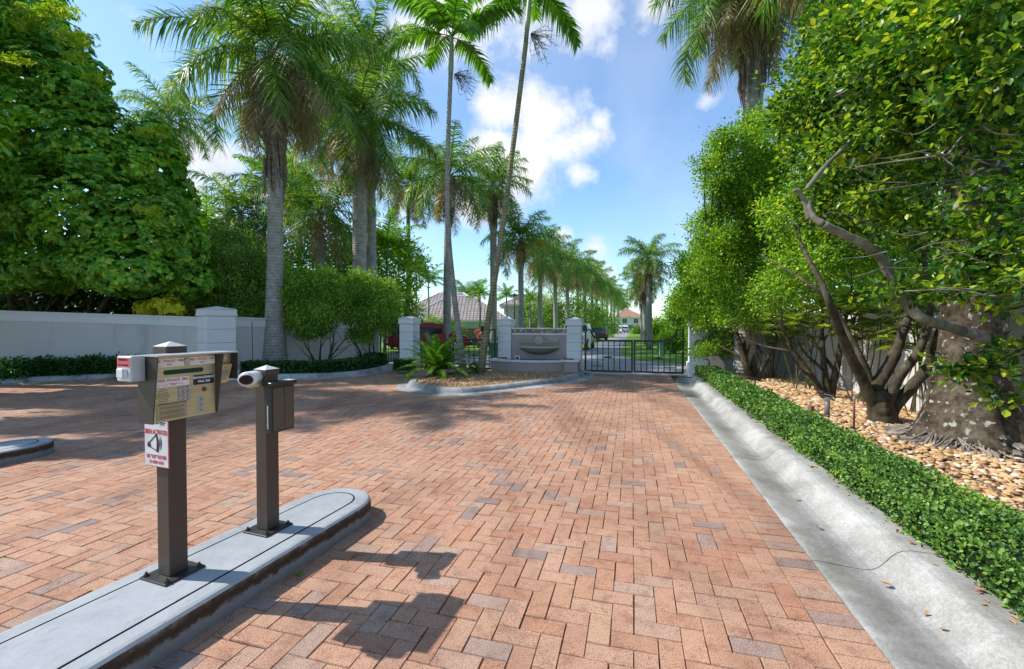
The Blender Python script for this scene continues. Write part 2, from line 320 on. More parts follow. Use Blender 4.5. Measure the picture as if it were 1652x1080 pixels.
# ------------------------------------------------------------------ mesh helpers
def link(o, parent=None):
    C.objects.link(o)
    if parent is not None: o.parent = parent
    return o
def mesh_np(name, V, faces_idx, starts, material, parent=None, smooth=False, loc=None):
    me = bpy.data.meshes.new(name)
    V = np.asarray(V, np.float32); n = len(V)
    me.vertices.add(n); me.vertices.foreach_set('co', V.ravel())
    me.loops.add(len(faces_idx)); me.loops.foreach_set('vertex_index', np.asarray(faces_idx, np.int32))
    me.polygons.add(len(starts)); me.polygons.foreach_set('loop_start', np.asarray(starts, np.int32))
    me.polygons.foreach_set('use_smooth', np.full(len(starts), bool(smooth)))
    me.update(calc_edges=True); me.validate()
    me.materials.append(MATS[material] if isinstance(material, str) else material)
    o = bpy.data.objects.new(name, me); link(o, parent)
    if loc is not None: o.location = loc
    return o
class MB:
    def __init__(s): s.v = []; s.f = []
    def add(s, vs, fs):
        b = len(s.v); s.v += [tuple(v) for v in vs]; s.f += [tuple(b+i for i in f) for f in fs]; return s
    def box(s, x0, x1, y0, y1, z0, z1, bev=0.0):
        if bev <= 0:
            s.add([(x0,y0,z0),(x1,y0,z0),(x1,y1,z0),(x0,y1,z0),(x0,y0,z1),(x1,y0,z1),(x1,y1,z1),(x0,y1,z1)],
                  [(0,3,2,1),(4,5,6,7),(0,1,5,4),(1,2,6,5),(2,3,7,6),(3,0,4,7)])
        else:
            b = bev; P = []
            ring = lambda i, z: [(x0+i+b if 0 else x0+i, y0+i+b, z)]
            def oct_(ins, z):
                X0, X1, Y0, Y1 = x0+ins, x1-ins, y0+ins, y1-ins; q = b if ins == 0 else b*.4
                return [(X0+q,Y0,z),(X1-q,Y0,z),(X1,Y0+q,z),(X1,Y1-q,z),(X1-q,Y1,z),(X0+q,Y1,z),(X0,Y1-q,z),(X0,Y0+q,z)]
            vs = oct_(b, z0)+oct_(0, z0+b)+oct_(0, z1-b)+oct_(b, z1)
            fs = [tuple(range(7,-1,-1)), tuple(range(24,32))]
            for k in range(3):
                for i in range(8):
                    j = (i+1) % 8; fs.append((k*8+i, k*8+j, k*8+8+j, k*8+8+i))
            s.add(vs, fs)
        return s
    def tube(s, path, rad, n=8, cap=True, jitter=0, rng=None):
        P = [Vector(p) for p in path]; m = len(P)
        if not hasattr(rad, '__len__'): rad = [rad]*m
        ref = Vector((0,0,1)); T0 = (P[1]-P[0]).normalized()
        if abs(T0.dot(ref)) > .9: ref = Vector((1,0,0))
        X = T0.cross(ref).normalized(); vs = []
        for i in range(m):
            T = (P[min(i+1,m-1)]-P[max(i-1,0)]).normalized()
            X = (X - T*X.dot(T)).normalized(); Y = T.cross(X)
            for k in range(n):
                a = 2*math.pi*k/n; r = rad[i]
                if jitter: r *= 1+jitter*(rng.random()-.5)
                vs.append(P[i]+(X*math.cos(a)+Y*math.sin(a))*r)
        fs = [(i*n+k, i*n+(k+1)%n, (i+1)*n+(k+1)%n, (i+1)*n+k) for i in range(m-1) for k in range(n)]
        if cap: fs += [tuple(range(n-1,-1,-1)), tuple((m-1)*n+k for k in range(n))]
        return s.add(vs, fs)
    def lathe(s, prof, n=16, c=(0,0), cap=True):     # prof: (r, z)
        vs = []; m = len(prof)
        for r, z in prof:
            for k in range(n):
                a = 2*math.pi*k/n; vs.append((c[0]+r*math.cos(a), c[1]+r*math.sin(a), z))
        fs = [(i*n+k, i*n+(k+1)%n, (i+1)*n+(k+1)%n, (i+1)*n+k) for i in range(m-1) for k in range(n)]
        if cap: fs += [tuple(range(n-1,-1,-1)), tuple((m-1)*n+k for k in range(n))]
        return s.add(vs, fs)
    def prism(s, poly, z0, z1):
        n = len(poly)
        s.add([(x,y,z0) for x,y in poly]+[(x,y,z1) for x,y in poly], [tuple(range(n-1,-1,-1)), tuple(range(n,2*n))]+[(i,(i+1)%n,n+(i+1)%n,n+i) for i in range(n)])
        return s
    def xprism(s, poly, y0, y1):       # poly in (x,z), extruded along y
        n = len(poly)
        s.add([(x,y0,z) for x,z in poly]+[(x,y1,z) for x,z in poly], [tuple(range(n)), tuple(range(2*n-1,n-1,-1))]+[(i,n+i,n+(i+1)%n,(i+1)%n) for i in range(n)])
        return s
    def ball(s, c, r, sc=(1,1,1), n=12, m=8):
        vs = [(c[0],c[1],c[2]-r*sc[2])]; 
        for i in range(1, m):
            t = math.pi*i/m
            for k in range(n):
                a = 2*math.pi*k/n; vs.append((c[0]+r*sc[0]*math.sin(t)*math.cos(a), c[1]+r*sc[1]*math.sin(t)*math.sin(a), c[2]-r*sc[2]*math.cos(t)))
        vs.append((c[0],c[1],c[2]+r*sc[2])); e = len(vs)-1
        fs = [(0, 1+(k+1)%n, 1+k) for k in range(n)]+[(1+i*n+k, 1+i*n+(k+1)%n, 1+(i+1)*n+(k+1)%n, 1+(i+1)*n+k) for i in range(m-2) for k in range(n)]
        fs += [(1+(m-2)*n+k, 1+(m-2)*n+(k+1)%n, e) for k in range(n)]
        return s.add(vs, fs)
    def xf(s, M, start=0):
        for i in range(start, len(s.v)): s.v[i] = tuple(M @ Vector(s.v[i]))
        return s
    def build(s, name, material, parent=None, smooth=False, loc=None):
        me = bpy.data.meshes.new(name); me.from_pydata(s.v, [], s.f)
        me.polygons.foreach_set('use_smooth', np.full(len(me.polygons), bool(smooth)))
        me.update(); me.materials.append(MATS[material])
        o = bpy.data.objects.new(name, me); link(o, parent)
        if loc is not None: o.location = loc
        return o
def tag(o, label=None, cat=None, group=None, kind=None):
    if label: o['label'] = label
    if cat: o['category'] = cat
    if group: o['group'] = group
    if kind: o['kind'] = kind
    return o
def empty(name, loc, rz=0.0, **k):
    o = bpy.data.objects.new(name, None); link(o); o.location = loc; o.rotation_euler = (0,0,rz); o.empty_display_size = .2
    return tag(o, **k)
def copy_tree(o, parent=None):
    c = o.copy(); C.objects.link(c); c.parent = parent
    for ch in [x for x in scene.objects if x.parent == o]: copy_tree(ch, c)
    return c
def text(body, name, size, material, parent, loc, rot, depth=.0006, sx=1.0, spacing=1.0):
    cu = bpy.data.curves.new(name, 'FONT'); cu.body = body; cu.size = size; cu.extrude = depth; cu.align_x = 'CENTER'; cu.align_y = 'CENTER'; cu.space_character = spacing; cu.offset = size*.018
    cu.resolution_u = 2
    t = bpy.data.objects.new(name, cu); C.objects.link(t)
    bpy.context.view_layer.update()
    me = bpy.data.meshes.new_from_object(t.evaluated_get(bpy.context.evaluated_depsgraph_get()))
    bpy.data.objects.remove(t); me.materials.clear(); me.materials.append(MATS[material]); me.name = name
    o = bpy.data.objects.new(name, me); link(o, parent); o.location = loc; o.rotation_euler = rot; o.scale = (sx,1,1)
    return o
def smooth_path(P, n=8):
    P = [Vector(p) for p in P]; out = []
    Q = [P[0]*2-P[1]]+P+[P[-1]*2-P[-2]]
    for i in range(1, len(Q)-2):
        for k in range(n):
            t = k/n; a, b, c, d = Q[i-1], Q[i], Q[i+1], Q[i+2]
            out.append(.5*((2*b)+(c-a)*t+(2*a-5*b+4*c-d)*t*t+(3*b-a-3*c+d)*t**3))
    out.append(P[-1]); return out

# --- numpy foliage
LEAF_V = np.array([(0,0,0),(-.24,.28,.05),(-.26,.62,.05),(0,1,-.05),(.26,.62,.05),(.24,.28,.05)])
LEAF_F = [(0,3,2,1),(0,5,4,3)]
LONG_V = np.array([(0,0,0),(-.085,.3,.03),(-.085,.65,-.02),(0,1,-.16),(.085,.65,-.02),(.085,.3,.03)])
def norm(a): return a/np.maximum(np.linalg.norm(a, axis=-1, keepdims=True), 1e-9)
def frames(d, up):
    y = norm(d); x = norm(np.cross(y, up)); z = np.cross(x, y)
    return np.stack([x, y, z], -1)
def scatter_arrays(tv, tf, pos, R, sc):
    n, k = len(pos), len(tv)
    sc = np.asarray(sc).reshape(n,1,-1); V = np.einsum('nij,nkj->nki', R, tv[None]*sc)+pos[:,None,:]
    fi = []; st = []; c = 0
    for f in tf: fi += list(f); st.append(c); c += len(f)
    fi = np.array(fi); st = np.array(st)
    F = (np.arange(n)[:,None]*k+fi[None]).ravel(); S = (np.arange(n)[:,None]*c+st[None]).ravel()
    return V.reshape(-1,3), F, S
def concat(parts):
    V=[];F=[];S=[];vo=0;lo=0
    for v,f,s in parts: V.append(v);F.append(f+vo);S.append(s+lo);vo+=len(v);lo+=len(f)
    return np.concatenate(V),np.concatenate(F),np.concatenate(S)
def leaves_on(rng, lobes, clumps, per, leaf_len, spread, tv=LEAF_V, updir=.35, flat=(1,1,1), shell=.55, droop=0.0, jit=.35):
    """lobes: (centre, radii) ellipsoids; leaves gather in clumps so gaps and dark clefts remain"""
    vol = np.array([r[0]*r[1]*r[2] for c, r in lobes])**.67; vol = vol/vol.sum()
    P = []; D = []
    for (c, r), w in zip(lobes, vol):
        n = max(3, int(clumps*w)); d = norm(rng.normal(size=(n,3)))
        rad = shell+(1-shell)*rng.random((n,1))**.6
        rad *= 1+.16*np.sin(d[:,:1]*5+c[0])*np.cos(d[:,1:2]*6+c[1])
        rad *= np.where(rng.random((n,1)) < .10, 1.22, 1.0)
        P.append(np.array(c)+d*rad*np.array(r)); D.append(norm(d/np.array(r)))
    P = np.concatenate(P); D = np.concatenate(D); n = len(P)
    pos = np.repeat(P, per, 0); dn = np.repeat(D, per, 0); N = len(pos)
    off = rng.normal(size=(N,3)); off *= spread*(.4+.6*rng.random((N,1)))
    pos = pos+off*np.array(flat)
    d = norm(dn*.5+norm(off)*1.0+rng.normal(size=(N,3))*jit+np.array((0,0,-droop)))
    up = norm(dn*.6+np.array((0,0,1.0))*updir*2+rng.normal(size=(N,3))*.45)
    sc = leaf_len*(.65+.6*rng.random(N))
    return scatter_arrays(tv, LEAF_F, pos, frames(d, up), sc)
def rosettes(rng, lobes, clumps, per, leaf_len, shell=.72, tv=LONG_V):
    vol = np.array([r[0]*r[1]*r[2] for c, r in lobes])**.67; vol = vol/vol.sum(); P=[];D=[]
    for (c, r), w in zip(lobes, vol):
        n = max(3, int(clumps*w)); d = norm(rng.normal(size=(n,3)))
        rad = shell+(1-shell)*rng.random((n,1))**.5
        rad *= 1+.10*np.sin(d[:,:1]*7+c[0])*np.cos(d[:,2:3]*8+c[1])
        P.append(np.array(c)+d*rad*np.array(r)); D.append(norm(d/np.array(r)+np.array((0,0,.5))))
    P=np.concatenate(P);D=np.concatenate(D);n=len(P)
    a = rng.random((n,per))*6.283;  R0 = frames(norm(np.cross(D,rng.normal(size=(n,3)))), D)
    tilt = .15+.5*rng.random((n,per))
    loc = np.stack([np.cos(a), np.sin(a), tilt*0+.35-tilt], -1)
    d = np.einsum('nij,npj->npi', R0, loc).reshape(-1,3)+np.array((0,0,-.25)); up = np.repeat(D, per, 0)+rng.normal(size=(n*per,3))*.2
    pos = np.repeat(P, per, 0)+norm(d)*.01; sc = leaf_len*(.6+.6*rng.random(n*per))
    return scatter_arrays(tv, LEAF_F, pos, frames(norm(d), norm(up)), sc)

# ------------------------------------------------------------------ the ground and paving
mb = MB().add([(-900,-60,-.035),(900,-60,-.035),(900,1500,-.035),(-900,1500,-.035)], [(0,1,2,3)])
tag(mb.build('ground', 'lawn'), kind='structure')
def sheet(name, pts, z, m):
    o = MB().add([(p[0],p[1],z) for p in pts], [tuple(range(len(pts)))]).build(name, m); return tag(o, kind='structure')
sheet('paving_base', [(-26,-3),UV(1.12,-3)[:2],UV(1.12,14.2)[:2],UV(-7.8,14.9)[:2],(-5,17),(-12,14),(-26,12.5)], -.012, 'joint_sand')
U0, V0, BU = .016, 2.64, .11
def bricks():
    rng = np.random.default_rng(5)
    ri = []
    for i in range(-200, 72):
        for k in range(-112, 42):
            a, b = i, k    # lattice (1,1)*a + (2,-2)*b
            x, y = a+2*b, a-2*b
            ri.append((x, x+2, y, y+1)); ri.append((x+2, x+3, y-1, y+1))
    R = np.array(ri, float)
    R = R[(R[:,0] < 8)]; R[:,1] = np.minimum(R[:,1], 8)
    w = R[:,1]-R[:,0]; R = R[w > .4]
    S = np.array([(8, 10, j, j+1) for j in range(-60, 110)], float)
    def cull(R):
        u = U0+BU*(R[:,0]+R[:,1])/2; v = V0+BU*(R[:,2]+R[:,3])/2
        X = u*RC+v*RS; Y = -u*RS+v*RC
        k = (v < 14.02) & (Y > .2) & (np.abs(X) < 1.45*Y+2.2) & (X > -22)
        back = np.interp(X, [-22,-14,-11,-6.5,-4.95,-4.0,-3.3,0], [11.0,11.6,12.7,12.6,13.0,15.6,15.6,20])
        k &= Y < back
        return R[k]
    R = np.concatenate([cull(R), cull(S)])
    n = len(R); g = .017; bv = .020
    x0, x1, y0, y1 = R[:,0]+g, R[:,1]-g, R[:,2]+g, R[:,3]-g
    h = rng.normal(size=n)*.0011; tx = rng.normal(size=(n,2))*.0008
    jx = rng.normal(size=(n,2))*.012
    def ring(ins, z):
        c = [(x0+ins, y0+ins), (x1-ins, y0+ins), (x1-ins, y1-ins), (x0+ins, y1-ins)]
        out = []
        for i, (x, y) in enumerate(c):
            sx = -1 if i in (0,3) else 1; sy = -1 if i < 2 else 1
            u = U0+BU*(x+jx[:,0]); v = V0+BU*(y+jx[:,1])
            out.append(np.stack([u*RC+v*RS, -u*RS+v*RC, z+h+sx*tx[:,0]+sy*tx[:,1]], -1))
        return np.stack(out, 1)
    A = ring(0*bv, -.02); B = ring(0*bv, -.006); T = ring(bv, 0.0)
    V = np.concatenate([A, B, T], 1).reshape(-1, 3)
    tf = [(8,9,10,11)]+[(l*4+i, l*4+(i+1)%4, l*4+4+(i+1)%4, l*4+4+i) for l in (0,1) for i in range(4)]
    fi = []; st = []; c = 0
    for f in tf: fi += list(f); st.append(c); c += len(f)
    F = (np.arange(n)[:,None]*12+np.array(fi)).ravel(); S_ = (np.arange(n)[:,None]*c+np.array(st)).ravel()
    o = mesh_np('brick_driveway', V, F, S_, 'clay_brick'); tag(o, kind='structure')
bricks()

def sweep(name, path, prof, m, seg=None, gap=.008, closed=False, smooth=True, jit=.0):
    """prof: (offset to the right of travel, height)"""
    P = [Vector((p[0],p[1],0)) for p in path]; mb = MB()
    dist = [0]
    for i in range(1, len(P)): dist.append(dist[-1]+(P[i]-P[i-1]).length)
    def at(s):
        s = min(max(s, 0), dist[-1])
        for i in range(1, len(P)):
            if s <= dist[i]: break
        t = (s-dist[i-1])/max(1e-9, dist[i]-dist[i-1]); p = P[i-1].lerp(P[i], t)
        e = .05
        return p
    def frame(s):
        a, b = at(s-.06), at(s+.06); T = (b-a).normalized(); return at(s), Vector((T.y, -T.x, 0))
    L = dist[-1]; segs = [(0, L)] if not seg else [(k*seg+gap, min(L, (k+1)*seg)) for k in range(int(math.ceil(L/seg)))]
    k = len(prof)
    for a, b in segs:
        if b-a < .02: continue
        n = max(2, int((b-a)/.16)+1); vs = []
        for i in range(n):
            p, r = frame(a+(b-a)*i/(n-1))
            for o, z in prof: vs.append((p.x+r.x*o, p.y+r.y*o, z))
        fs = [(i*k+j, i*k+j+1, (i+1)*k+j+1, (i+1)*k+j) for i in range(n-1) for j in range(k-1)]
        fs += [tuple(range(k)), tuple((n-1)*k+j for j in range(k-1,-1,-1))]
        mb.add(vs, fs)
    o = mb.build(name, m); tag(o, kind='structure')
    return o
# right-hand valley gutter, running with the drive
GP = [UV(1.116+.004, v) for v in (-1.5, 2, 6, 10, 12.2)]+[UV(1.20, 13.2), UV(1.34, 13.9)]
gprof = [(0,-.05),(0,.002),(.02,.0025),(.15,-.010),(.27,-.018),(.325,-.012),(.36,.008),(.39,.04),(.42,.078),(.45,.108),(.485,.126),(.53,.133),(.70,.130),(.72,.115),(.72,-.05)]
go = sweep('gutter', smooth_path(GP, 10), gprof, 'gutter_concrete', seg=2.35, gap=.008)
sheet('gutter_bed', [UV(1.13,-1.6)[:2],UV(1.85,-1.6)[:2],UV(1.9,13.9)[:2],UV(1.13,13.9)[:2]], -.03, 'joint_sand')
# left-hand curb
lc = [G(-260,640), G(-120,630), G(0,622), G(100,616), G(200,612.5), G(330,614), G(448,614), G(549,610.5), G(600,605), G(639,596), G(648,590)]
LC = smooth_path([(p.x,p.y,0) for p in lc], 6)
cprof = [(0,-.05),(0,.004),(-.16,.012),(-.20,.03),(-.23,.09),(-.26,.125),(-.30,.14),(-.42,.14),(-.43,-.05)]
sweep('curb', LC, cprof, 'curb_concrete', seg=1.9)
# centre bed curb
ic = [G(930,604), G(945,612), G(923,619.5), G(863,627), G(778,637.5), G(715,639.5), G(668,634), G(640,627.5), G(648,619), G(680,612), G(740,605), G(780,601)]
IC = smooth_path([(p.x,p.y,0) for p in ic], 6)
ic2 = [UV(-1.52,14.0)]+[G(960,604.5), G(938,616), G(863,627), G(778,637.5), G(715,639.5), G(668,634.5), G(640,627), G(652,616), G(700,607), G(775,601.5)]
IC = smooth_path([(p.x,p.y,0) for p in ic2], 6)
iprof = [(0,-.05),(0,.004),(.22,.014),(.26,.03),(.29,.08),(.33,.115),(.38,.13),(.48,.13),(.49,-.05)]
sweep('curb', IC, iprof, 'curb_concrete', seg=2.1)
def inset(P, d):
    out = []
    for i in range(len(P)):
        a, b = P[max(0,i-1)], P[min(len(P)-1,i+1)]; T = (b-a).normalized(); out.append(Vector((P[i].x+T.y*d, P[i].y-T.x*d, 0)))
    return out
bedpoly = inset(IC, .44)
cxm = sum(p.x for p in bedpoly)/len(bedpoly); cym = sum(p.y for p in bedpoly)/len(bedpoly)
mbd = MB(); vs = [(p.x,p.y,.085) for p in bedpoly]+[(cxm,cym,.10)]; nb = len(bedpoly)
tag(mbd.add(vs, [(i,(i+1)%nb,nb) for i in range(nb)]).build('mulch_bed', 'mulch_soil'), kind='structure')
# beds
sheet('planting_bed', [UV(1.8,-2)[:2],UV(5.2,-2)[:2],UV(5.2,17)[:2],UV(1.8,14.6)[:2]], .085, 'soil')
lb = inset(LC, -.40)
sheet('left_bed', [(p.x,p.y) for p in lb]+[(-3.5,20),(-30,20),(-30,12)], .075, 'soil')
# beyond the gates
sheet('gate_sill', [UV(-1.62,13.98)[:2],UV(1.75,13.98)[:2],UV(1.75,14.5)[:2],UV(-1.62,14.5)[:2]], .004, 'gutter_concrete')
sheet('road', [UV(-16,14.4)[:2],UV(9,14.4)[:2],UV(9,18.2)[:2],UV(2.2,18.6)[:2],UV(.4,20)[:2],UV(-.5,23)[:2],UV(-.7,30)[:2],UV(-.7,260)[:2],UV(-3.3,260)[:2],UV(-3.0,32)[:2],UV(-4.5,27)[:2],UV(-6.2,22.5)[:2],UV(-16,22.5)[:2]], -.02, 'asphalt')
sheet('road_marking', [UV(-.3,15.0)[:2],UV(1.5,15.0)[:2],UV(1.5,15.22)[:2],UV(-.3,15.22)[:2]], -.014, 'yellow_paint')

# ------------------------------------------------------------------ traffic islands
IH = math.radians(20); HX, HY = math.sin(IH), math.cos(IH)
def traffic_island(c, r0, r1, length, label):
    """c: nose centre; local +y is the heading of the nose"""
    root = empty('traffic_island', (c[0],c[1],0), -IH, label=label, cat='traffic island')
    rings = [(0,-.04),(0,.118),(.006,.136),(.02,.148),(.04,.152)]
    mid = [(.115,.152),(.119,.140),(.125,.140),(.129,.153)]
    def outline(off, z):
        out = []; n = 18
        for i in range(n+1):
            a = math.pi*i/n; out.append(((r0-off)*math.cos(a), (r0-off)*math.sin(a)*1.06, z))
        for k in range(1, 9):
            t = k/8; w = (r0+(r1-r0)*t-off); out.insert(0, (w, -length*t, z)); out.append((-w, -length*t, z))
        return out
    def loft(rs, close=False):
        mb = MB(); O = [outline(*r) for r in rs]; k = len(O[0]); vs = [p for o in O for p in o]
        fs = [(i*k+j, i*k+j+1, (i+1)*k+j+1, (i+1)*k+j) for i in range(len(O)-1) for j in range(k-1)]
        if close: fs.append(tuple((len(O)-1)*k+j for j in range(k)))
        return mb.add(vs, fs)
    loft(rings[:3]).build('side_face', 'island_side', root, True)
    loft(rings[2:]+mid[:1]).build('kerb_rim', 'island_paint', root)
    loft([(.113,.1505),(.117,.139),(.127,.139),(.131,.1505)]).build('groove', 'groove_dark', root)
    loft([(.129,.153),(.14,.1535)], True).build('concrete_slab', 'island_paint', root)
    return root
traffic_island((-1.40, 3.37), .29, .37, 3.6, 'pale grey painted concrete island carrying the two brown posts')
traffic_island((-5.72, 5.02), .31, .36, 3.4, 'rounded grey concrete island end at the left, with nothing standing on it')

# ------------------------------------------------------------------ entry phone station
P1 = (-1.85, 2.38); P2 = (-1.625, 2.91); LR = math.radians(70); TOPZ = .1535
FR = (math.radians(90), 0, 0); NR = (math.radians(90), 0, math.radians(-90))
def post(root, h, w=.096):
    a = w/2
    MB().box(-a, a, -a, a, TOPZ+.012, h-.05, .004).build('post', 'bronze', root)
    pl = MB().box(-.105, .105, -.105, .105, TOPZ, TOPZ+.012, .003).build('base_plate', 'bronze_dark', root)
    for sx in (-1,1):
        for sy in (-1,1):
            b = MB().lathe([(.013,TOPZ+.012),(.013,TOPZ+.022),(.006,TOPZ+.022),(.006,TOPZ+.034)], 6, (sx*.083, sy*.083)).build('bolt', 'bronze_dark', pl)
    c = a+.006
    MB().box(-c, c, -c, c, h-.066, h-.026, .003).build('cap_collar', 'bronze', root)
    MB().add([(-c,-c,h-.026),(c,-c,h-.026),(c,c,h-.026),(-c,c,h-.026),(0,0,h)], [(0,1,4),(1,2,4),(2,3,4),(3,0,4)]).build('cap_top', 'white_cap', root)
st = empty('entry_phone', (P1[0],P1[1],0), LR, label='brown post with gold gate intercom box and red and white siren sign', cat='entry phone')
post(st, 1.42)
# housing: local x = forward along the island, -y = front
x0, x1, zb, zt = -.188, .142, 1.018, 1.350
yF = -.155            # face plane
yB = -.056
hous = MB()
hous.add([(x0,yB,zb),(x0,yB,zt),(x0,-.205,zt),(x0,-.163,zb),(x0+.006,yB,zb),(x0+.006,yB,zt),(x0+.006,-.205,zt),(x0+.006,-.163,zb)],
         [(0,3,2,1),(4,5,6,7),(0,1,5,4),(1,2,6,5),(2,3,7,6),(3,0,4,7)])
hous.build('side_panel', 'bronze', st)
hous = MB(); hous.add([(x1-.006,yB,zb+.0),(x1-.006,yB,zt),(x1-.006,-.215,zt),(x1-.006,-.163,zb),(x1,yB,zb),(x1,yB,zt),(x1,-.215,zt),(x1,-.163,zb)],
         [(0,3,2,1),(4,5,6,7),(0,1,5,4),(1,2,6,5),(2,3,7,6),(3,0,4,7)]); hous.build('side_panel', 'bronze', st)
MB().box(x0+.007, x1-.007, yF+.004, yB, zb, zt-.002).build('phone_body', 'bronze', st)
MB().box(x0-.002, x1+.091, -.212, yB+.004, zt+.001, zt+.008).build('hood', 'metal_grey', st)
MB().box(x1+.085, x1+.091, -.205, yB, zt-.15, zt).build('hood_side', 'bronze_dark', st)
fp = MB().box(x0+.0075, x1-.0075, yF-.001, yF+.003, zb+.003, zt-.003).build('face_plate', 'brushed_brass', st)
def on_face(nm, m, X0, X1, Z0, Z1, y=.0025, par=fp): return MB().box(X0, X1, yF-.001-y, yF-.0012, Z0, Z1).build(nm, m, par)
w = x1-x0
FX = lambda s: x0+.0075+s*(w-.015)
FZ = lambda t: zt-.003-t*(zt-zb-.006)
def label(nm, m, s0, s1, t0, t1, lines, y=.002):
    o = on_face(nm, m, FX(s0), FX(s1), FZ(t1), FZ(t0), y)
    for body, s, t, size, im in lines:
        text(body, 'lettering', size, im, fp, (FX(s), yF-.0012-y, FZ(t)), FR)
label('fire_police_sticker', 'label_white', .01, .47, .03, .16, [('FIRE - POLICE - EMS', .24, .07, .0165, 'ink_red'), ('"YELP"', .24, .125, .011, 'ink_red')])
label('fire_police_sticker', 'label_white', .56, .99, .03, .16, [('FIRE - POLICE - EMS', .77, .07, .0158, 'ink_red'), ('"YELP"', .77, .125, .011, 'ink_red')])
MB().lathe([(.014,0),(.014,.008),(.010,.011),(.003,.011)], 14).xf(Matrix.Translation((FX(.515),yF-.002,FZ(.08)))@Matrix.Rotation(math.radians(90),4,'X')).build('lock', 'metal_grey', fp)
d = MB(); nseg = 8; pl = []
for k in range(nseg+1):
    a = -math.pi/2+math.pi*k/nseg; pl.append((FX(.75)+.012*math.cos(a), FZ(.245)+.012*math.sin(a)))
for k in range(nseg+1):
    a = math.pi/2+math.pi*k/nseg; pl.append((FX(.19)+.012*math.cos(a), FZ(.245)+.012*math.sin(a)))
d.xprism(pl, yF-.003, yF-.0005).build('display', 'lcd_dark', fp)
label('yelp_label', 'label_white', .05, .55, .33, .47, [('FIRE  POLICE  EMS', .30, .37, .0185, 'ink_red'), ('------ "YELP" ------', .30, .435, .014, 'ink_red')])
label('management_label', 'label_black', .62, .97, .33, .49, [('MANAGEMENT', .795, .375, .0178, 'ink_white'), ('DIAL 028', .795, .44, .0165, 'ink_white')])
for r in range(9):
    for c in range(9):
        if (r-4)**2+(c-4)**2 < 21:
            pass
g = MB()
for r in range(9):
    for c in range(9):
        if (r-4)**2+(c-4)**2 < 19:
            x, z = FX(.055+.022*c), FZ(.50+.0265*r); g.box(x-.0017, x+.0017, yF-.0022, yF-.0008, z-.0017, z+.0017)
g.build('speaker_holes', 'ink_black', fp)
kp = '123456789*0#'
for k in range(12):
    r, c = divmod(k, 3); x, z = FX(.40+.073*c), FZ(.51+.062*r)
    key = MB().box(x-.0085, x+.0085, yF-.006, yF-.0008, z-.0072, z+.0072, .0015).build('key', 'keypad_key', fp)
    text(kp[k], 'lettering', .0105, 'ink_white', fp, (x, yF-.0065, z), FR)
MB().lathe([(.013,0),(.013,.004),(.007,.006),(.003,.006)], 14).xf(Matrix.Translation((FX(.80),yF-.0008,FZ(.575)))@Matrix.Rotation(math.radians(90),4,'X')).build('keyhole', 'rust', fp)
for t in (.735, .825, .915):
    b = MB().lathe([(.0135,0),(.0135,.005),(.011,.007),(.002,.007)], 16).xf(Matrix.Translation((FX(.735),yF-.0008,FZ(t)))@Matrix.Rotation(math.radians(90),4,'X')).build('call_button', 'metal_grey', fp)
    MB().lathe([(.009,0),(.009,.0009),(.002,.0009)], 16).xf(Matrix.Translation((FX(.735),yF-.0081,FZ(t)))@Matrix.Rotation(math.radians(90),4,'X')).build('button_ring', 'utility_green', fp)
label('instruction_plate', 'instruction_plate', .045, .51, .71, .975, [('OPERATING INSTRUCTIONS', .28, .735, .0108, 'ink_brown')], .0012)
q = MB(); rr = random.Random(4)
for k, t in enumerate([.775,.79,.805,.84,.855,.87,.885,.92,.935,.955]):
    x = FX(.10)
    while x < FX(.46):
        l = rr.uniform(.006, .018); q.box(x, min(x+l, FX(.48)), yF-.0028, yF-.0022, FZ(t)-.0009, FZ(t)+.0009); x += l+.004
q.build('instruction_lines', 'ink_brown', fp)
# card reader beside the housing under the hood
rb = MB().box(x1+.002, x1+.083, -.16, yB, zt-.055, zt-.002).build('reader_box', 'brushed_brass', st)
MB().lathe([(.011,0),(.011,.010),(.004,.012)], 14).xf(Matrix.Translation((x1+.042,-.161,zt-.028))@Matrix.Rotation(math.radians(90),4,'X')).build('knob', 'brass_paint', rb)
M = Matrix.Translation((x1+.043,-.165,zt-.062))@Matrix.Rotation(math.radians(20),4,'X')
cr_ = MB().box(-.04,.04,-.012,.05,-.115,0,.004).xf(M).build('card_reader', 'brass_paint', st)
MB().box(-.022,.022,-.0145,-.0115,-.095,-.035,.0012).xf(M).build('reader_screen', 'lcd_green', cr_)
MB().box(-.003,.003,-.0135,-.0115,-.022,-.016).xf(M).build('reader_light', 'ink_black', cr_)
# siren receiver box on the near side
sx0 = x0-.066
sb_ = MB().box(sx0, x0-.004, -.125, -.02, zt-.117, zt+.006, .003).build('siren_box', 'metal_grey', st)
MB().box(sx0-.0022, sx0-.0003, -.121, -.024, zt-.110, zt+.001).build('front_cover', 'box_white', sb_)
MB().box(sx0-.004, sx0-.0024, -.118, -.027, zt-.046, zt-.001).build('warning_label', 'label_red', sb_)
text('WARNING', 'lettering', .014, 'ink_black', sb_, (sx0-.0045, -.0725, zt-.010), NR)
text('DO NOT PRESS', 'lettering', .0105, 'ink_black', sb_, (sx0-.0045, -.0725, zt-.036), NR)
MB().box(sx0-.020, sx0-.0024, -.105, -.045, zt-.098, zt-.052, .005).build('button_cover', 'box_white', sb_)
MB().box(sx0-.026, sx0-.020, -.108, -.103, zt-.10, zt-.05, .001).build('wire_guard', 'metal_grey', sb_)
MB().box(sx0-.006, sx0-.0024, -.041, -.036, zt-.094, zt-.055).build('yellow_strip', 'brass_paint', sb_)
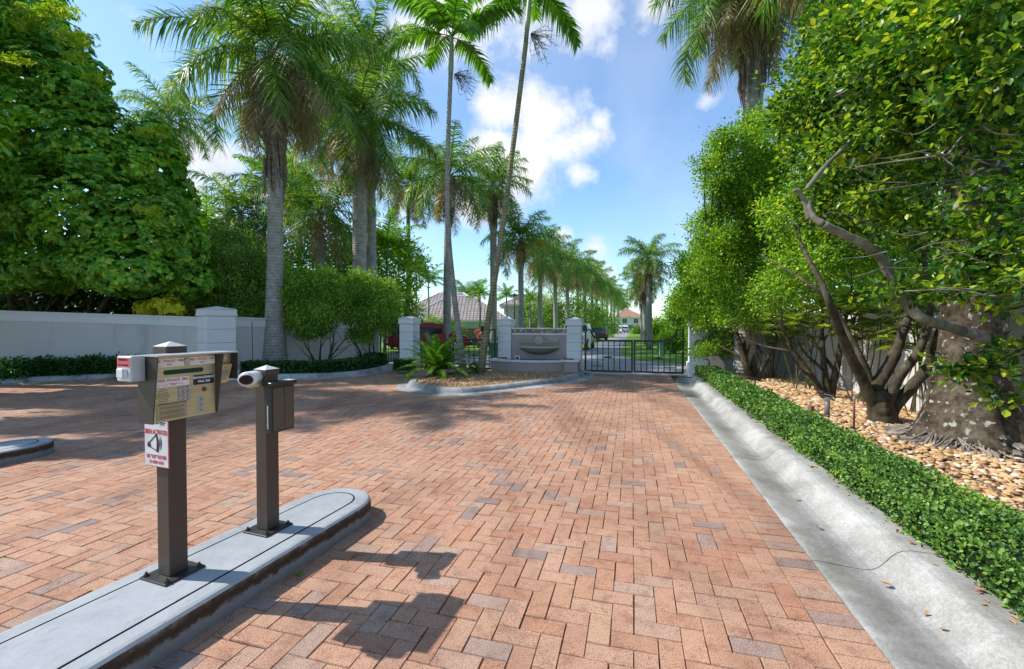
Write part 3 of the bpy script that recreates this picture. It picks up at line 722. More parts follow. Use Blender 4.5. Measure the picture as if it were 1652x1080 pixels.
# siren sign (faces the near end of the island)
sg_y0, sg_y1, sg_z0, sg_z1, sgx = -.075, .118, .752, 1.052, -.058
sg = MB().box(sgx-.003, sgx, sg_y0, sg_y1, sg_z0, sg_z1, .001).build('notice_sign', 'label_red', st)
MB().box(sgx-.0042, sgx-.0031, sg_y0+.0045, sg_y1-.0045, sg_z0+.0045, sg_z1-.0045).build('sign_face', 'label_white', sg)
sy = (sg_y0+sg_y1)/2; SXX = sgx-.0046; W_ = sg_y1-sg_y0
text('SOS', 'lettering', .034, 'ink_black', sg, (SXX, sy+.012, .992), NR, sx=1.0)
text('SIREN OPERATED SENSOR', 'lettering', .0072, 'ink_black', sg, (SXX, sy-.044,   .990), NR, sx=.75)
text('ACCESS SYSTEMS', 'lettering', .0055, 'ink_black', sg, (SXX, sy-.048, .981), NR, sx=.8)
text('SIREN ACTIVATED', 'lettering', .036, 'ink_red', sg, (SXX, sy, .938), NR, sx=.60, depth=.0007)
text('USE "YELP" FEATURE', 'lettering', .028, 'ink_red', sg, (SXX, sy, sg_z0+.054), NR, sx=.62)
text('TO OPEN GATE', 'lettering', .024, 'ink_red', sg, (SXX, sy, sg_z0+.025), NR, sx=.68)
emb = MB()
def ypoly(pts, m, nm, t=.0008):
    # pts in sign plane: (right, up)
    vs = [(SXX-t, sy-a, sg_z0+b) for a, b in pts]+[(SXX+.0003, sy-a, sg_z0+b) for a, b in pts]; n = len(pts)
    MB().add(vs, [tuple(range(n)), tuple(range(2*n-1,n-1,-1))]+[(i,n+i,n+(i+1)%n,(i+1)%n) for i in range(n)]).build(nm, m, sg)
cz = .122
ypoly([(-.072,cz-.012),(-.066,cz+.006),(-.050,cz+.012),(-.040,cz-.020),(-.062,cz-.020)], 'ink_black', 'megaphone_grip')
ypoly([(-.052,cz+.012),(-.003,cz+.052),(.004,cz+.05),(-.046,cz+.008)], 'ink_black', 'megaphone_edge')
ypoly([(-.042,cz-.021),(.008,cz-.040),(.010,cz-.036),(-.042,cz-.016)], 'ink_black', 'megaphone_edge')
el = [(.008+.013*math.cos(a)+.006*math.sin(-a), cz+.006+.050*math.sin(a)) for a in [2*math.pi*k/20 for k in range(20)]]
ypoly(el, 'ink_black', 'megaphone_mouth')
el = [(-.001+.006*math.cos(a), cz+.004+.036*math.sin(a)) for a in [2*math.pi*k/16 for k in range(16)]]
ypoly(el, 'label_white', 'megaphone_inner', .0012)
for j, (rr_, hh) in enumerate(((.018,.024),(.032,.034),(.047,.044))):
    A = []; B = []
    for k in range(9):
        a = -1.0+2.0*k/8; A.append((.016+rr_*math.cos(a)*.55, cz+.008+hh*math.sin(a))); B.append((.016+(rr_+.006)*math.cos(a)*.55, cz+.008+hh*math.sin(a)))
    ypoly(A+B[::-1], 'ink_black', 'sound_wave')
ypoly([(-.066,.250),(-.050,.250),(-.058,.226)], 'ink_red', 'sign_emblem')

# ------------------------------------------------------------------ camera post
cs = empty('camera_post', (P2[0],P2[1],0), LR, label='shorter brown post with white bullet camera and flat metal cabinet', cat='camera post')
post(cs, 1.245)
bx = MB().box(-.066, .118, -.112, -.050, .81, 1.112, .003).build('cabinet', 'bronze_dark', cs)
MB().box(-.054, .034, -.1155, -.1123, .824, 1.10).build('door_panel', 'brown_panel', bx)
MB().box(.038, .108, -.1155, -.1123, .824, 1.10).build('door_panel', 'brown_panel', bx)
MB().box(-.078, .130, -.126, -.047, 1.113, 1.139, .004).build('cabinet_lid', 'bronze_dark', cs)
MB().box(.06, .12, -.122, -.055, 1.1392, 1.142).build('lid_patch', 'white_cap', cs)
MB().box(-.070,-.0665,-.09,-.08,.84,.99).build('hinge', 'metal_grey', cs)
cd = (Vector((0,0,0))-Vector((0,0,0)))
Mc = Matrix.Translation((-.072,.012,1.176))@Matrix.Rotation(math.radians(207),4,'Z')@Matrix.Rotation(math.radians(3),4,'Y')@Matrix.Diagonal((1.0,1.12,1.15,1))
# local camera body runs along +x of Mc
camb = empty('cam_mount', (0,0,0)); camb.name = 'bullet_camera'; camb.parent = cs
for k in ('label','category'): 
    if k in camb: del camb[k]
b = MB(); prof = [(0,.028),(.01,.036),(.05,.040),(.09,.043),(.118,.044),(.128,.041)]
vs = []; n = 20
for x, r in prof:
    for k in range(n):
        a = 2*math.pi*k/n; vs.append((x, r*1.12*math.cos(a), r*.95*math.sin(a)))
b.add(vs, [(i*n+k, i*n+(k+1)%n, (i+1)*n+(k+1)%n, (i+1)*n+k) for i in range(len(prof)-1) for k in range(n)]+[tuple(range(n-1,-1,-1)), tuple((len(prof)-1)*n+k for k in range(n))])
b.xf(Mc); b.build('camera_body', 'camera_white', camb, True)
b = MB(); vs = [(.1295, .039*math.cos(2*math.pi*k/20), .027*math.sin(2*math.pi*k/20)) for k in range(20)]+[(.1325, .033*math.cos(2*math.pi*k/20), .021*math.sin(2*math.pi*k/20)) for k in range(20)]
b.add(vs, [(k,(k+1)%20,20+(k+1)%20,20+k) for k in range(20)]+[tuple(range(20,40)), tuple(range(19,-1,-1))]); b.xf(Mc).build('camera_lens', 'lens_dark', camb)
MB().lathe([(.034,0),(.036,.012),(.030,.02)], 18).xf(Mc@Matrix.Translation((.045,0,-.052))).build('camera_ring', 'brass_paint', camb, True)
MB().tube([(-.055,.0,1.172),(-.085,.0,1.18)], .032, 16).build('wall_bracket', 'camera_white', camb, True)
MB().tube([(-.07,-.0,1.175),(-.10,.008,1.165)], .026, 14).build('bracket_joint', 'camera_white', camb, True)

# ------------------------------------------------------------------ pillars, walls, gates, fountain
def pillar(u, v, w, h, label, group=None, bands=4, m='stucco_white', plaque=False, rz=-RA, xy=None, base_h=.42):
    p = UV(u, v) if xy is None else Vector((*xy, 0))
    r = empty('gate_pillar', (p.x,p.y,0), rz, label=label, cat='pillar', group=group)
    a = w/2; b = a+.045
    MB().box(-b,b,-b,b,-.02,base_h,.012).build('plinth', m, r)
    z0 = base_h; ztop = h-.27; hh = (ztop-z0)/bands; mb = MB()
    for k in range(bands):
        mb.box(-a,a,-a,a,z0+k*hh+.008,z0+(k+1)*hh-.008,.01)
    mb.build('shaft_block', m, r)
    MB().box(-a+.014,a-.014,-a+.014,a-.014,z0-.01,ztop+.01).build('shaft_core', 'stucco_wall', r)
    c = a+.035
    MB().box(-c,c,-c,c,ztop+.0,ztop+.05,.006).box(-a-.02,a+.02,-a-.02,a+.02,ztop+.051,ztop+.19,.006).build('cap_collar', m, r)
    e = a+.045
    MB().add([(-e,-e,ztop+.191),(e,-e,ztop+.191),(e,e,ztop+.191),(-e,e,ztop+.191),(0,0,h)], [(0,1,4),(1,2,4),(2,3,4),(3,0,4),(3,2,1,0)]).build('pyramid_cap', m, r)
    if plaque:
        MB().xprism([(-.13,.94),(.13,.94),(.13,1.05),(.08,1.09),(0,1.105),(-.08,1.09),(-.13,1.05)], -a-.018, -a-.002).build('plaque', 'bronze_dark', r)
        MB().xprism([(-.10,.97),(.10,.97),(.10,1.03),(-.10,1.03)], -a-.022, -a-.0185).build('plaque_panel', 'stucco_mauve', r)
    return r
pillar(0,0,.46,1.80,'white banded pillar at the left end of the fountain wall','white gate pillars', xy=(UV(-4.12,14.35).x,UV(-4.12,14.35).y))
pillar(0,0,.46,1.80,'white banded pillar between the fountain and the closed right gate','white gate pillars', xy=(UV(-1.80,14.3).x,UV(-1.80,14.3).y))
pillar(0,0,.50,1.80,'white banded pillar with small dark arched plaque right of the gate','white gate pillars', plaque=True, xy=(UV(1.92,14.35).x,UV(1.92,14.35).y))
pg = AT(661,560,14.9)
pillar(0,0,.50,1.86,'white banded pillar left of the palms, carrying the gate with the red car behind','white gate pillars', xy=(pg.x,pg.y))
pw = AT(350,560,12.3)
pillar(0,0,.72,2.06,'large white pillar standing in the long grey wall behind the hedge','white gate pillars', xy=(pw.x,pw.y), rz=math.radians(-38), base_h=.3)

def wall(name_pts, label, thick=.2):
    """pts: (x,y,height)"""
    r = empty('boundary_wall', (name_pts[0][0],name_pts[0][1],0), label=label, cat='wall')
    body = MB(); cop = MB(); band = MB()
    for (xa,ya,ha),(xb,yb,hb) in zip(name_pts[:-1], name_pts[1:]):
        T = Vector((xb-xa,yb-ya,0)); T.normalize(); Nn = Vector((-T.y,T.x,0)); ox, oy = name_pts[0][0], name_pts[0][1]
        def slab(mb, t, lo, hi, e=0.0):
            A = [Vector((xa-ox,ya-oy,0))-T*e-Nn*t, Vector((xb-ox,yb-oy,0))+T*e-Nn*t, Vector((xb-ox,yb-oy,0))+T*e+Nn*t, Vector((xa-ox,ya-oy,0))-T*e+Nn*t]
            H = [(ha,hb,hb,ha)]
            zl = [(-.03 if lo is None else h+lo) for h in H[0]]; zh = [h+hi for h in H[0]]
            mb.add([(p.x,p.y,z) for p,z in zip(A,zl)]+[(p.x,p.y,z) for p,z in zip(A,zh)], [(0,3,2,1),(4,5,6,7),(0,1,5,4),(1,2,6,5),(2,3,7,6),(3,0,4,7)])
        slab(body, thick/2, None, -.29); slab(band, thick/2+.02, -.289, -.045, .02); slab(cop, thick/2+.05, -.044, 0, .05)
    body.build('wall_face', 'stucco_wall', r); band.build('top_band', 'stucco_white', r); cop.build('coping', 'stucco_white', r)
    return r
wl = [AT(-330,560,12.2), AT(0,560,12.6), AT(250,560,13.6), AT(325,560,12.9)]
wall([(wl[0].x,wl[0].y,2.02),(wl[1].x,wl[1].y,1.96),(wl[2].x,wl[2].y,1.84),(wl[3].x,wl[3].y,1.78)], 'long grey boundary wall with pale coping left of the large white pillar')
wr_ = [AT(376,560,12.7), AT(470,560,14.8), AT(585,560,17.5), AT(612,560,17.6)]
wall([(wr_[0].x,wr_[0].y,1.78),(wr_[1].x,wr_[1].y,1.73),(wr_[2].x,wr_[2].y,1.72),(wr_[3].x,wr_[3].y,1.72)], 'grey wall behind the clipped shrubs between large pillar and side gate')
wall([(UV(4.62,-1.5).x,UV(4.62,-1.5).y,1.93),(UV(4.62,14.9).x,UV(4.62,14.9).y,1.85)], 'dappled grey wall running beside the pebble bed on the right')
wall([(UV(4.5,14.95).x,UV(4.5,14.95).y,1.8),(UV(2.2,14.85).x,UV(2.2,14.85).y,1.7)], 'short tan wall section joining the plaque pillar, behind small trees')

def gate_leaf(a, b, horn_at_a, label, z0=.07, horn=1.42, rail=1.07, nbars=7, slit=True, group='black gate leaves'):
    """a, b: xy of the leaf ends; horn on the hinge side"""
    if not horn_at_a: a, b = b, a
    T = Vector((b[0]-a[0], b[1]-a[1], 0)); Lg = T.length; ang = math.atan2(T.y, T.x)
    r = empty('gate_leaf', (a[0],a[1],0), ang, label=label, cat='gate', group=group)
    f = MB(); t = .024
    f.box(0,.0555,-t,t,z0,horn); f.box(Lg-.05,Lg,-t,t,z0,rail+.02); f.box(.0555,Lg-.0505,-t+.002,t-.002,z0,z0+.055)
    f.box(.0555,.20,-t+.002,t-.002,horn-.045,horn-.001)
    pts = []; n = 12; xs, xe = .20, .20+.42; 
    for k in range(n+1):
        s = k/n*math.pi/2; pts.append((xe-(xe-xs)*math.cos(s), (horn-.02)-(horn-rail)*math.sin(s)))
    top = lambda X: next((pts[i][1]+(pts[i+1][1]-pts[i][1])*(X-pts[i][0])/(pts[i+1][0]-pts[i][0]+1e-9) for i in range(n) if pts[i][0] <= X <= pts[i+1][0]), rail if X > xe else horn-.04)
    P = [Vector((x,0,z)) for x,z in pts]+[Vector((Lg-.05,0,rail-.02))]
    for p, q in zip(P[:-1], P[1:]):
        D = (q-p).normalized(); Nn = Vector((-D.z,0,D.x)); hw = .032
        vs = []
        for c in (p-D*.004,q+D*.004):
            for sgn, yy in ((-1,-t+.003),(1,-t+.003),(1,t-.003),(-1,t-.003)): vs.append((c.x+Nn.x*hw*sgn, yy, c.z+Nn.z*hw*sgn))
        f.add(vs, [(0,1,2,3),(7,6,5,4),(0,4,5,1),(1,5,6,2),(2,6,7,3),(3,7,4,0)])
    f.build('frame', 'gate_black', r)
    xsb = [.055+(Lg-.105)*(k+1)/(nbars+1) for k in range(nbars)]
    for X in xsb: MB().box(X-.014,X+.014,-.014,.014,z0+.055,top(X)-.025).build('bar', 'gate_black', r)
    MB().box(xsb[0]+.012,xsb[2]-.012,-.01,.01,z0+.17,z0+.195).build('cross_bar', 'gate_black', r)
    MB().box(xsb[2]+.012,xsb[4]-.012,-.01,.01,.50,.525).build('cross_bar', 'gate_black', r)
    MB().box(xsb[2]+.05,xsb[4]-.08,-.03,-.012,.527,.56).build('latch', 'gate_black', r)
    return r
gA, gM, gB = UV(-1.46,14.12), UV(.035,14.12), UV(1.50,14.12)
gate_leaf((gA.x,gA.y), (gM.x-.012,gM.y), True, 'black metal gate leaf hinged next to the fountain, closing the right lane')
gate_leaf((gM.x+.012,gM.y), (gB.x,gB.y), False, 'black metal gate leaf hinged at the plaque pillar, over the yellow line')
hA, hM, hB = AT(679,560,14.85), AT(729,560,14.75), AT(800,560,14.6)
gate_leaf((hA.x,hA.y), (hM.x-.02,hM.y), True, 'black metal gate leaf hanging on the pillar before the red car', nbars=6)
gate_leaf((hM.x+.02,hM.y), (hB.x,hB.y), False, 'black metal gate leaf behind the leaning palm trunk, hung beside the fountain', nbars=7)
# hinges on the left gate pillar
# side gate
sa, sb2 = AT(613,560,17.0), AT(645,560,17.0)
r = empty('side_gate', (sa.x,sa.y,0), label='tall black straight-topped railing gate between grey wall and pillar', cat='gate')
Lg = (sb2-sa).length
f = MB(); f.box(0,.05,-.02,.02,.08,1.64); f.box(Lg-.05,Lg,-.02,.02,.08,1.64); f.box(.051,Lg-.051,-.018,.018,1.58,1.63); f.box(.051,Lg-.051,-.018,.018,.10,.15); f.build('frame', 'gate_black', r)
for k in range(6):
    X = .05+(Lg-.1)*(k+1)/7; MB().box(X-.011,X+.011,-.01,.01,.151,1.579).build('bar', 'gate_black', r)

def fountain():
    c = UV(-2.95,14.25); r = empty('wall_fountain', (c.x,c.y,0), -RA, label='mauve wall fountain with stone bowl and long low basin', cat='fountain')
    hw = .93
    MB().box(-hw,hw,-.08,.14,-.02,1.22).build('back_wall', 'stucco_mauve', r)
    MB().box(-hw,hw,-.095,.15,1.222,1.275,.006).build('ledge', 'stucco_white', r)
    MB().box(-hw,hw,-.085,.14,1.277,1.405).build('tile_band', 'mosaic_tile', r)
    MB().box(-hw,hw,-.12,.17,1.407,1.452,.01).build('coping', 'stucco_white', r)
    # crest
    cr = MB().box(-.66,.66,-.10,-.081,.72,1.06,.004).build('crest_panel', 'stone_bowl', r)
    MB().box(-.60,.60,-.112,-.101,.995,1.025).build('crest_moulding', 'stone_rim', cr)
    arch = [(-.22,1.061)]+[(-.22*math.cos(math.pi*k/14), 1.061+.15*math.sin(math.pi*k/14)) for k in range(1,14)]+[(.22,1.061)]
    MB().xprism(arch, -.10, -.081).build('crest_arch', 'stone_bowl', cr)
    MB().lathe([(.14,0),(.14,.014),(.11,.02),(.09,.012),(.05,.026),(.02,.03)], 20).xf(Matrix.Translation((0,-.101,1.06))@Matrix.Rotation(math.radians(90),4,'X')).build('rosette', 'stone_rim', cr)
    # half bowl
    def half(prof, nm, m):
        n = 20; vs = []
        for rr_, z in prof:
            for k in range(n+1):
                a = math.pi+math.pi*k/n; vs.append((rr_*math.cos(a), -.082+rr_*.52*math.sin(a), z))
        k1 = n+1; mb = MB(); mb.add(vs, [(i*k1+k, i*k1+k+1, (i+1)*k1+k+1, (i+1)*k1+k) for i in range(len(prof)-1) for k in range(n)])
        return mb.build(nm, m, r, True)
    half([(.05,.585),(.22,.595),(.40,.64),(.52,.70),(.60,.775),(.61,.79)], 'bowl', 'stone_bowl')
    half([(.585,.778),(.64,.785),(.665,.81),(.665,.835),(.64,.855),(.55,.855),(.50,.81),(.2,.76),(.0,.75)], 'bowl_rim', 'stone_rim')
    # basin: curved front
    n = 16; A = []; 
    for k in range(n+1):
        t = k/n; x = -1.42+2.36*t; y = -.80-.36*math.sin(math.pi*min(1,t*1.0))**.8; A.append((x,y))
    A = [(-1.42,-.30)]+A+[(.94,-.34)]
    MB().prism(A, -.02, .40).build('basin_front', 'stucco_mauve', r)
    B = [(x*1.02-.0, y-.035) for x, y in A]; MB().prism(B, .401, .455).build('basin_rim', 'stucco_white', r)
    MB().prism([(-1.18,-.345),(-1.1,-.78),(-.4,-1.02),(.3,-.98),(.8,-.75),(.8,-.345)], .4555, .459).build('water', 'lcd_dark', r)
    MB().prism([(.95,-.30),(.95,-.90),(1.36,-.90),(1.36,-.30)], -.02, .42).build('basin_block', 'stucco_mauve', r)
    MB().prism([(.945,-.28),(.945,-.94),(1.40,-.94),(1.40,-.28)], .421, .475).build('block_rim', 'stucco_white', r)
    MB().box(-.66,-.50,-.70,-.65,.456,.56).build('outlet', 'stucco_white', r); MB().box(-.63,-.53,-.706,-.7005,.47,.53).build('outlet_mouth', 'ink_black', r)
    for X in (-1.1, 1.05): MB().box(X-.16,X+.16,-.72,-.54,.477,.505,.006).build('lamp_cover', 'bronze_dark', r)
fountain()

# ------------------------------------------------------------------ hedges
def hedge(path, w, h, label, m, leaf_len, dens, name='hedge', seed=1, z0=.08, lean=0.0, rnd=.05):
    rng = np.random.default_rng(seed)
    P = smooth_path([(p[0],p[1],0) for p in path], 6)
    r = empty(name, (P[0].x,P[0].y,0), label=label, cat='hedge')
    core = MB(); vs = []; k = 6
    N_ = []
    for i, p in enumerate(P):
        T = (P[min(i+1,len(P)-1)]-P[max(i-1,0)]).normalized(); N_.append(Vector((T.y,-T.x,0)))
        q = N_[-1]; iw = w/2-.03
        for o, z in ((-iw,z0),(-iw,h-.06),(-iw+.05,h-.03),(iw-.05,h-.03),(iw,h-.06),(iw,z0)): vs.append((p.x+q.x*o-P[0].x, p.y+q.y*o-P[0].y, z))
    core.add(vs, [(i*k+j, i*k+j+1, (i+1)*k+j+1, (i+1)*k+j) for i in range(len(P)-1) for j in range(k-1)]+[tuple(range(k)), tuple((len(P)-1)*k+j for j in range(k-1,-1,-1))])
    core.build('dark_core', 'hedge_core', r)  # solid near-black box standing in for the shaded inside of the hedge
    pos = []; nr = []
    for i in range(len(P)-1):
        seg = P[i+1]-P[i]; L = seg.length; n = int(L*(w+2*(h-z0))*dens(P[i]))
        t = rng.random(n); s = rng.random(n)*(w+2*(h-z0)); H = h-z0
        q = np.array(N_[i]); p0 = np.array(P[i]); sg_ = np.array(seg)
        o = np.where(s < H, -w/2, np.where(s < H+w, -w/2+(s-H), w/2)); z = np.where(s < H, z0+s, np.where(s < H+w, h, h-(s-H-w)))
        wav = .018*np.sin(t*L*5+i*3.1)+.012*rng.normal(size=n)
        nn = np.where((s < H)[:,None], -q, np.where((s < H+w)[:,None], np.array((0,0,1.)), q))
        b = p0+t[:,None]*sg_+q*o[:,None]; b[:,2] = z; b += nn*(wav-rng.random(n)*rnd)[:,None]
        pos.append(b-p0*0-np.array((P[0].x,P[0].y,0))); nr.append(nn)
        if i in (0, len(P)-2):
            m_ = int(w*(h-z0)*dens(P[i])*1.2); e = p0 if i == 0 else np.array(P[-1]); nn2 = -norm(sg_) if i == 0 else norm(sg_)
            b = e+q*((rng.random(m_)-.5)*w)[:,None]; b[:,2] = z0+rng.random(m_)*H; pos.append(b+nn2*(rng.random((m_,1))*.03)-np.array((P[0].x,P[0].y,0))); nr.append(np.tile(nn2,(m_,1)))
    pos = np.concatenate(pos); nr = np.concatenate(nr); n = len(pos)
    d = norm(nr*.55+rng.normal(size=(n,3))*.75+np.array((0,0,.25))); up = norm(nr+rng.normal(size=(n,3))*.55+np.array((0,0,.4)))
    dist = np.hypot(pos[:,0]+P[0].x, pos[:,1]+P[0].y)
    sc = leaf_len*(.7+.6*rng.random(n))*np.clip(dist/5, 1, 1.9)
    tv = LEAF_V*np.array((1.35,1,1))
    V, F, S = scatter_arrays(tv, LEAF_F, pos, frames(d, up), sc)
    mesh_np('clipped_leaves', V, F, S, m, r)
    return r
hp = [UV(1.82+.21, v) for v in (.6, 3, 6, 9, 12.4)]+[UV(2.02,13.55)]
hedge(hp, .54, .36, 'low bright green clipped hedge along the right gutter', 'hedge_leaf', .024, lambda p: 5200/max(1,(math.hypot(p.x,p.y)/4)**1.25), seed=2)
lh = [G(372,606), G(448,603), G(549,599), G(600,593), G(636,585)]
lhp = inset([Vector((p.x,p.y,0)) for p in [G(372,613), G(448,613), G(549,609.5), G(600,604), G(636,595)]], -.72)
hedge(lhp, .55, .44, 'straight clipped dark green hedge in front of the grey wall', 'dark_hedge_leaf', .034, lambda p: 900, seed=3)
pgx = AT(656,592,14.3); hedge([(pgx.x-.33,pgx.y-.12),(pgx.x+.25,pgx.y-.2)], .3, .42, 'tiny dark clipped hedge at the foot of the gate pillar', 'dark_hedge_leaf', .03, lambda p: 1300, seed=4)
bp_ = AT(604,578,15.9); hedge([(bp_.x-.25,bp_.y),(bp_.x+.35,bp_.y-.05)], .4, .52, 'rounded dark bush at the right end of the straight hedge', 'dark_hedge_leaf', .035, lambda p: 1100, name='low_bush', seed=6)
sp = inset([Vector((p.x,p.y,0)) for p in [G(-260,640), G(-120,630), G(0,621), G(100,616), G(205,612.5)]], -.78)
def loose_hedge():
    rng = np.random.default_rng(8); P = smooth_path(sp, 5); r = empty('shrub_row', (P[0].x,P[0].y,0), label='low loose dark shrubs in a row below the long left wall', cat='shrubs')
    lob = []
    o = np.array((P[0].x,P[0].y,0))
    for i in range(0, len(P), 1):
        for k in range(2): lob.append((np.array(P[i])-o+np.array((rng.normal()*.25, rng.normal()*.08, .27+.05*rng.random())), (.34,.30,.26)))
    V, F, S = leaves_on(rng, lob, 2600, 9, .085, .07)
    mesh_np('shrub_leaves', V, F, S, 'dark_hedge_leaf', r)
    mb = MB()
    for c, rad in lob[::2]: mb.tube([(c[0],c[1],.03),(c[0]+.03,c[1],.25)], [.02,.012], 5)
    mb.build('shrub_stems', 'dark_bark', r)
loose_hedge()

# ------------------------------------------------------------------ palms
PAL_R = np.random.default_rng(11)
def frond(rng, L, elev, az, droop, n, ll, width, plume=.5, base=(0,0,0), curl=.0, tip_cut=1.0, grav=1.0):
    m = 16; e = elev; p = np.array(base, float); pts = [p.copy()]; h = np.array((math.cos(az), math.sin(az), 0)); side = np.array((-math.sin(az), math.cos(az), 0))
    for i in range(m):
        t = (i+.5)/m; ee = elev-droop*t**1.35
        p = p+(h*math.cos(ee)+np.array((0,0,1))*math.sin(ee)+side*curl*t)*L/m; pts.append(p.copy())
    pts = np.array(pts); T = norm(np.gradient(pts, axis=0))
    t = .14+.86*(np.arange(n)+rng.random(n)*.6)/n; t = np.minimum(t, .995); sgn = np.where(np.arange(n)%2, 1, -1)
    x = t*m; i0 = np.minimum(x.astype(int), m-1); f = (x-i0)[:,None]
    P = pts[i0]*(1-f)+pts[i0+1]*f; Tt = norm(T[i0]*(1-f)+T[i0+1]*f)
    S = norm(np.cross(Tt, np.array((0,0,1.0)))+side*-.001); Nn = np.cross(S, Tt)
    ang = plume*rng.normal(size=n)
    d = norm(S*(sgn*np.cos(ang))[:,None]+Nn*np.sin(ang)[:,None]+Tt*(.45+.5*t)[:,None])
    ln = ll*(np.sin(np.pi*np.clip(.16+.80*t,0,1))**.55)*(.8+.35*rng.random(n))*tip_cut
    w = width*(.7+.5*rng.random(n)); dr = ln*(.10+.22*rng.random(n))*grav
    Z = np.array((0,0,-1.0))
    wv = Tt*w[:,None]*.5
    A = P-wv; B = P+wv; mid = P+d*(ln*.5)[:,None]+Z*(dr*.35)[:,None]; C1 = mid-wv*.9; C2 = mid+wv*.9; E = P+d*(ln*.92)[:,None]+Z*(dr*1.5)[:,None]
    V = np.stack([A,B,C2,C1,E], 1).reshape(-1,3)
    b = np.arange(n)*5; F = np.stack([b,b+1,b+2,b+3,b+3,b+2,b+4],1).ravel(); St = np.stack([np.arange(n)*7, np.arange(n)*7+4],1).ravel()
    # rachis: three sided
    rr = np.linspace(.03, .006, m+1)*(L/3)
    k = 3; RV = []
    Sx = norm(np.cross(T, np.array((0,0,1.0)))+side*-.001); Nx = np.cross(Sx, T)
    for j in range(k):
        a = 2*math.pi*j/k; RV.append(pts+(Sx*math.cos(a)+Nx*math.sin(a))*rr[:,None])
    RV = np.stack(RV,1).reshape(-1,3); q=[]
    for i in range(m):
        for j in range(k): q.append((i*k+j, i*k+(j+1)%k, (i+1)*k+(j+1)%k, (i+1)*k+j))
    q = np.array(q); return concat([(V,F,St),(RV,q.ravel(),np.arange(len(q))*4)])
def crown_mesh(kind, seed):
    rng = np.random.default_rng(seed); G_ = []; D_ = []
    if kind == 'royal':       # unit: frond length about 1
        nf = 22
        for i in range(nf):
            t = i/(nf-1); az = i*2.399+rng.normal()*.15
            G_.append(frond(rng, 1.0*(.9+.2*rng.random()), math.radians(78-95*t), az, math.radians(62+38*t+8*rng.normal()), 150, .25, .014, .6, curl=rng.normal()*.12, grav=1.6))
        for i in range(9):
            az = i*2.399+1+rng.normal()*.2
            D_.append(frond(rng, .72+.3*rng.random(), math.radians(-25-35*rng.random()), az, math.radians(38), 110, .2, .012, .9))
    elif kind == 'royal_full':
        nf = 26
        for i in range(nf):
            t = i/(nf-1); az = i*2.399+rng.normal()*.15
            G_.append(frond(rng, 1.0*(.9+.22*rng.random()), math.radians(78-106*t), az, math.radians(58+30*t+8*rng.normal()), 210, .26, .0125, .6, curl=rng.normal()*.12, grav=1.7))
        for i in range(20):
            az = i*2.399+1+rng.normal()*.2
            D_.append(frond(rng, .6+.45*rng.random(), math.radians(-35-40*rng.random()), az, math.radians(20), 170, .2, .010, .95, grav=2.5))
    elif kind == 'slender':   # few flat broad-leafletted fronds
        nf = 11
        for i in range(nf):
            t = i/(nf-1); az = i*2.399+rng.normal()*.2
            G_.append(frond(rng, 1.0, math.radians(74-70*t), az, math.radians(48+25*t), 84, .26, .036, .10, grav=1.6))
        for i in range(2): D_.append(frond(rng, .45, math.radians(-10), i*3.3, math.radians(50), 50, .1, .008, .9))
    elif kind == 'bushy':
        nf = 16
        for i in range(nf):
            t = i/(nf-1); az = i*2.399+rng.normal()*.2
            G_.append(frond(rng, 1.0*(.8+.3*rng.random()), math.radians(80-72*t), az, math.radians(50+25*t), 90, .24, .022, .25))
        for i in range(4): D_.append(frond(rng, .8, math.radians(-40), i*1.7, math.radians(35), 60, .2, .015, .8))
    return concat(G_), concat(D_)
CR = {}
def crown_of(kind, seed):
    if (kind, seed) not in CR:
        g, d = crown_mesh(kind, seed); res = []
        for nm, (V,F,S), m in (('crown', g, 'bright_palm_leaf' if kind in ('slender','bushy') else 'royal_leaf'), ('dead_fronds', d, 'old_palm_leaf')):
            o = mesh_np(nm, V, F, S, m); me = o.data; bpy.data.objects.remove(o); res.append(me)
        CR[(kind, seed)] = res
    return CR[(kind, seed)]
def palm(path, radii, kind, seed, L, label, group=None, cat='palm tree', bark='palm_bark', name='palm_tree', shaft=0.0, fiber=0.0, rot=0.0, dead=True, crown=True, sides=16):
    P = smooth_path([Vector(p) for p in path], 7 if len(path) < 6 else 4); o = Vector((P[0].x,P[0].y,0))
    r = empty(name, o, label=label, cat=cat, group=group)
    n = len(P); R = [np.interp(i/(n-1), np.linspace(0,1,len(radii)), radii) for i in range(n)]
    MB().tube([p-o for p in P], R, sides).build('trunk', bark, r, True)
    top = P[-1]-o; T = (P[-1]-P[-2]).normalized()
    if shaft: 
        MB().tube([top-T*.02, top+T*shaft*.2, top+T*shaft*.7, top+T*shaft], [R[-1]*1.02, R[-1]*1.25, R[-1]*1.05, R[-1]*.6], 14).build('crownshaft', 'crownshaft', r, True); top = top+T*shaft
    if fiber:
        rng = random.Random(seed+5); mb = MB()
        for k in range(int(60*fiber)):
            a = rng.random()*6.283; rr = R[-1]*(1.05+.6*rng.random()); s0 = rng.random()**1.4*fiber; ln = .5+.7*rng.random()
            c = top-T*s0; mb.tube([c+Vector((math.cos(a)*rr,math.sin(a)*rr,0)), c+Vector((math.cos(a+.1)*rr*1.12,math.sin(a+.1)*rr*1.12,-ln*.5)), c+Vector((math.cos(a+.2)*rr*(.98),math.sin(a+.2)*rr*.98,-ln))], [.035,.03,.006], 4)
        mb.build('old_sheaths', 'dead_fiber', r)
    if crown:
        g, d = crown_of(kind, seed)
        for me, nm in ((g,'crown'),(d,'dead_fronds')):
            if nm == 'dead_fronds' and not dead: continue
            c = bpy.data.objects.new(nm, me); link(c, r); c.location = top; c.scale = (L,L,L); c.rotation_euler = (0,0,rot)
    return r
def px_path(pts, Y): return [AT(x,y,Y) if True else None for x,y in pts]
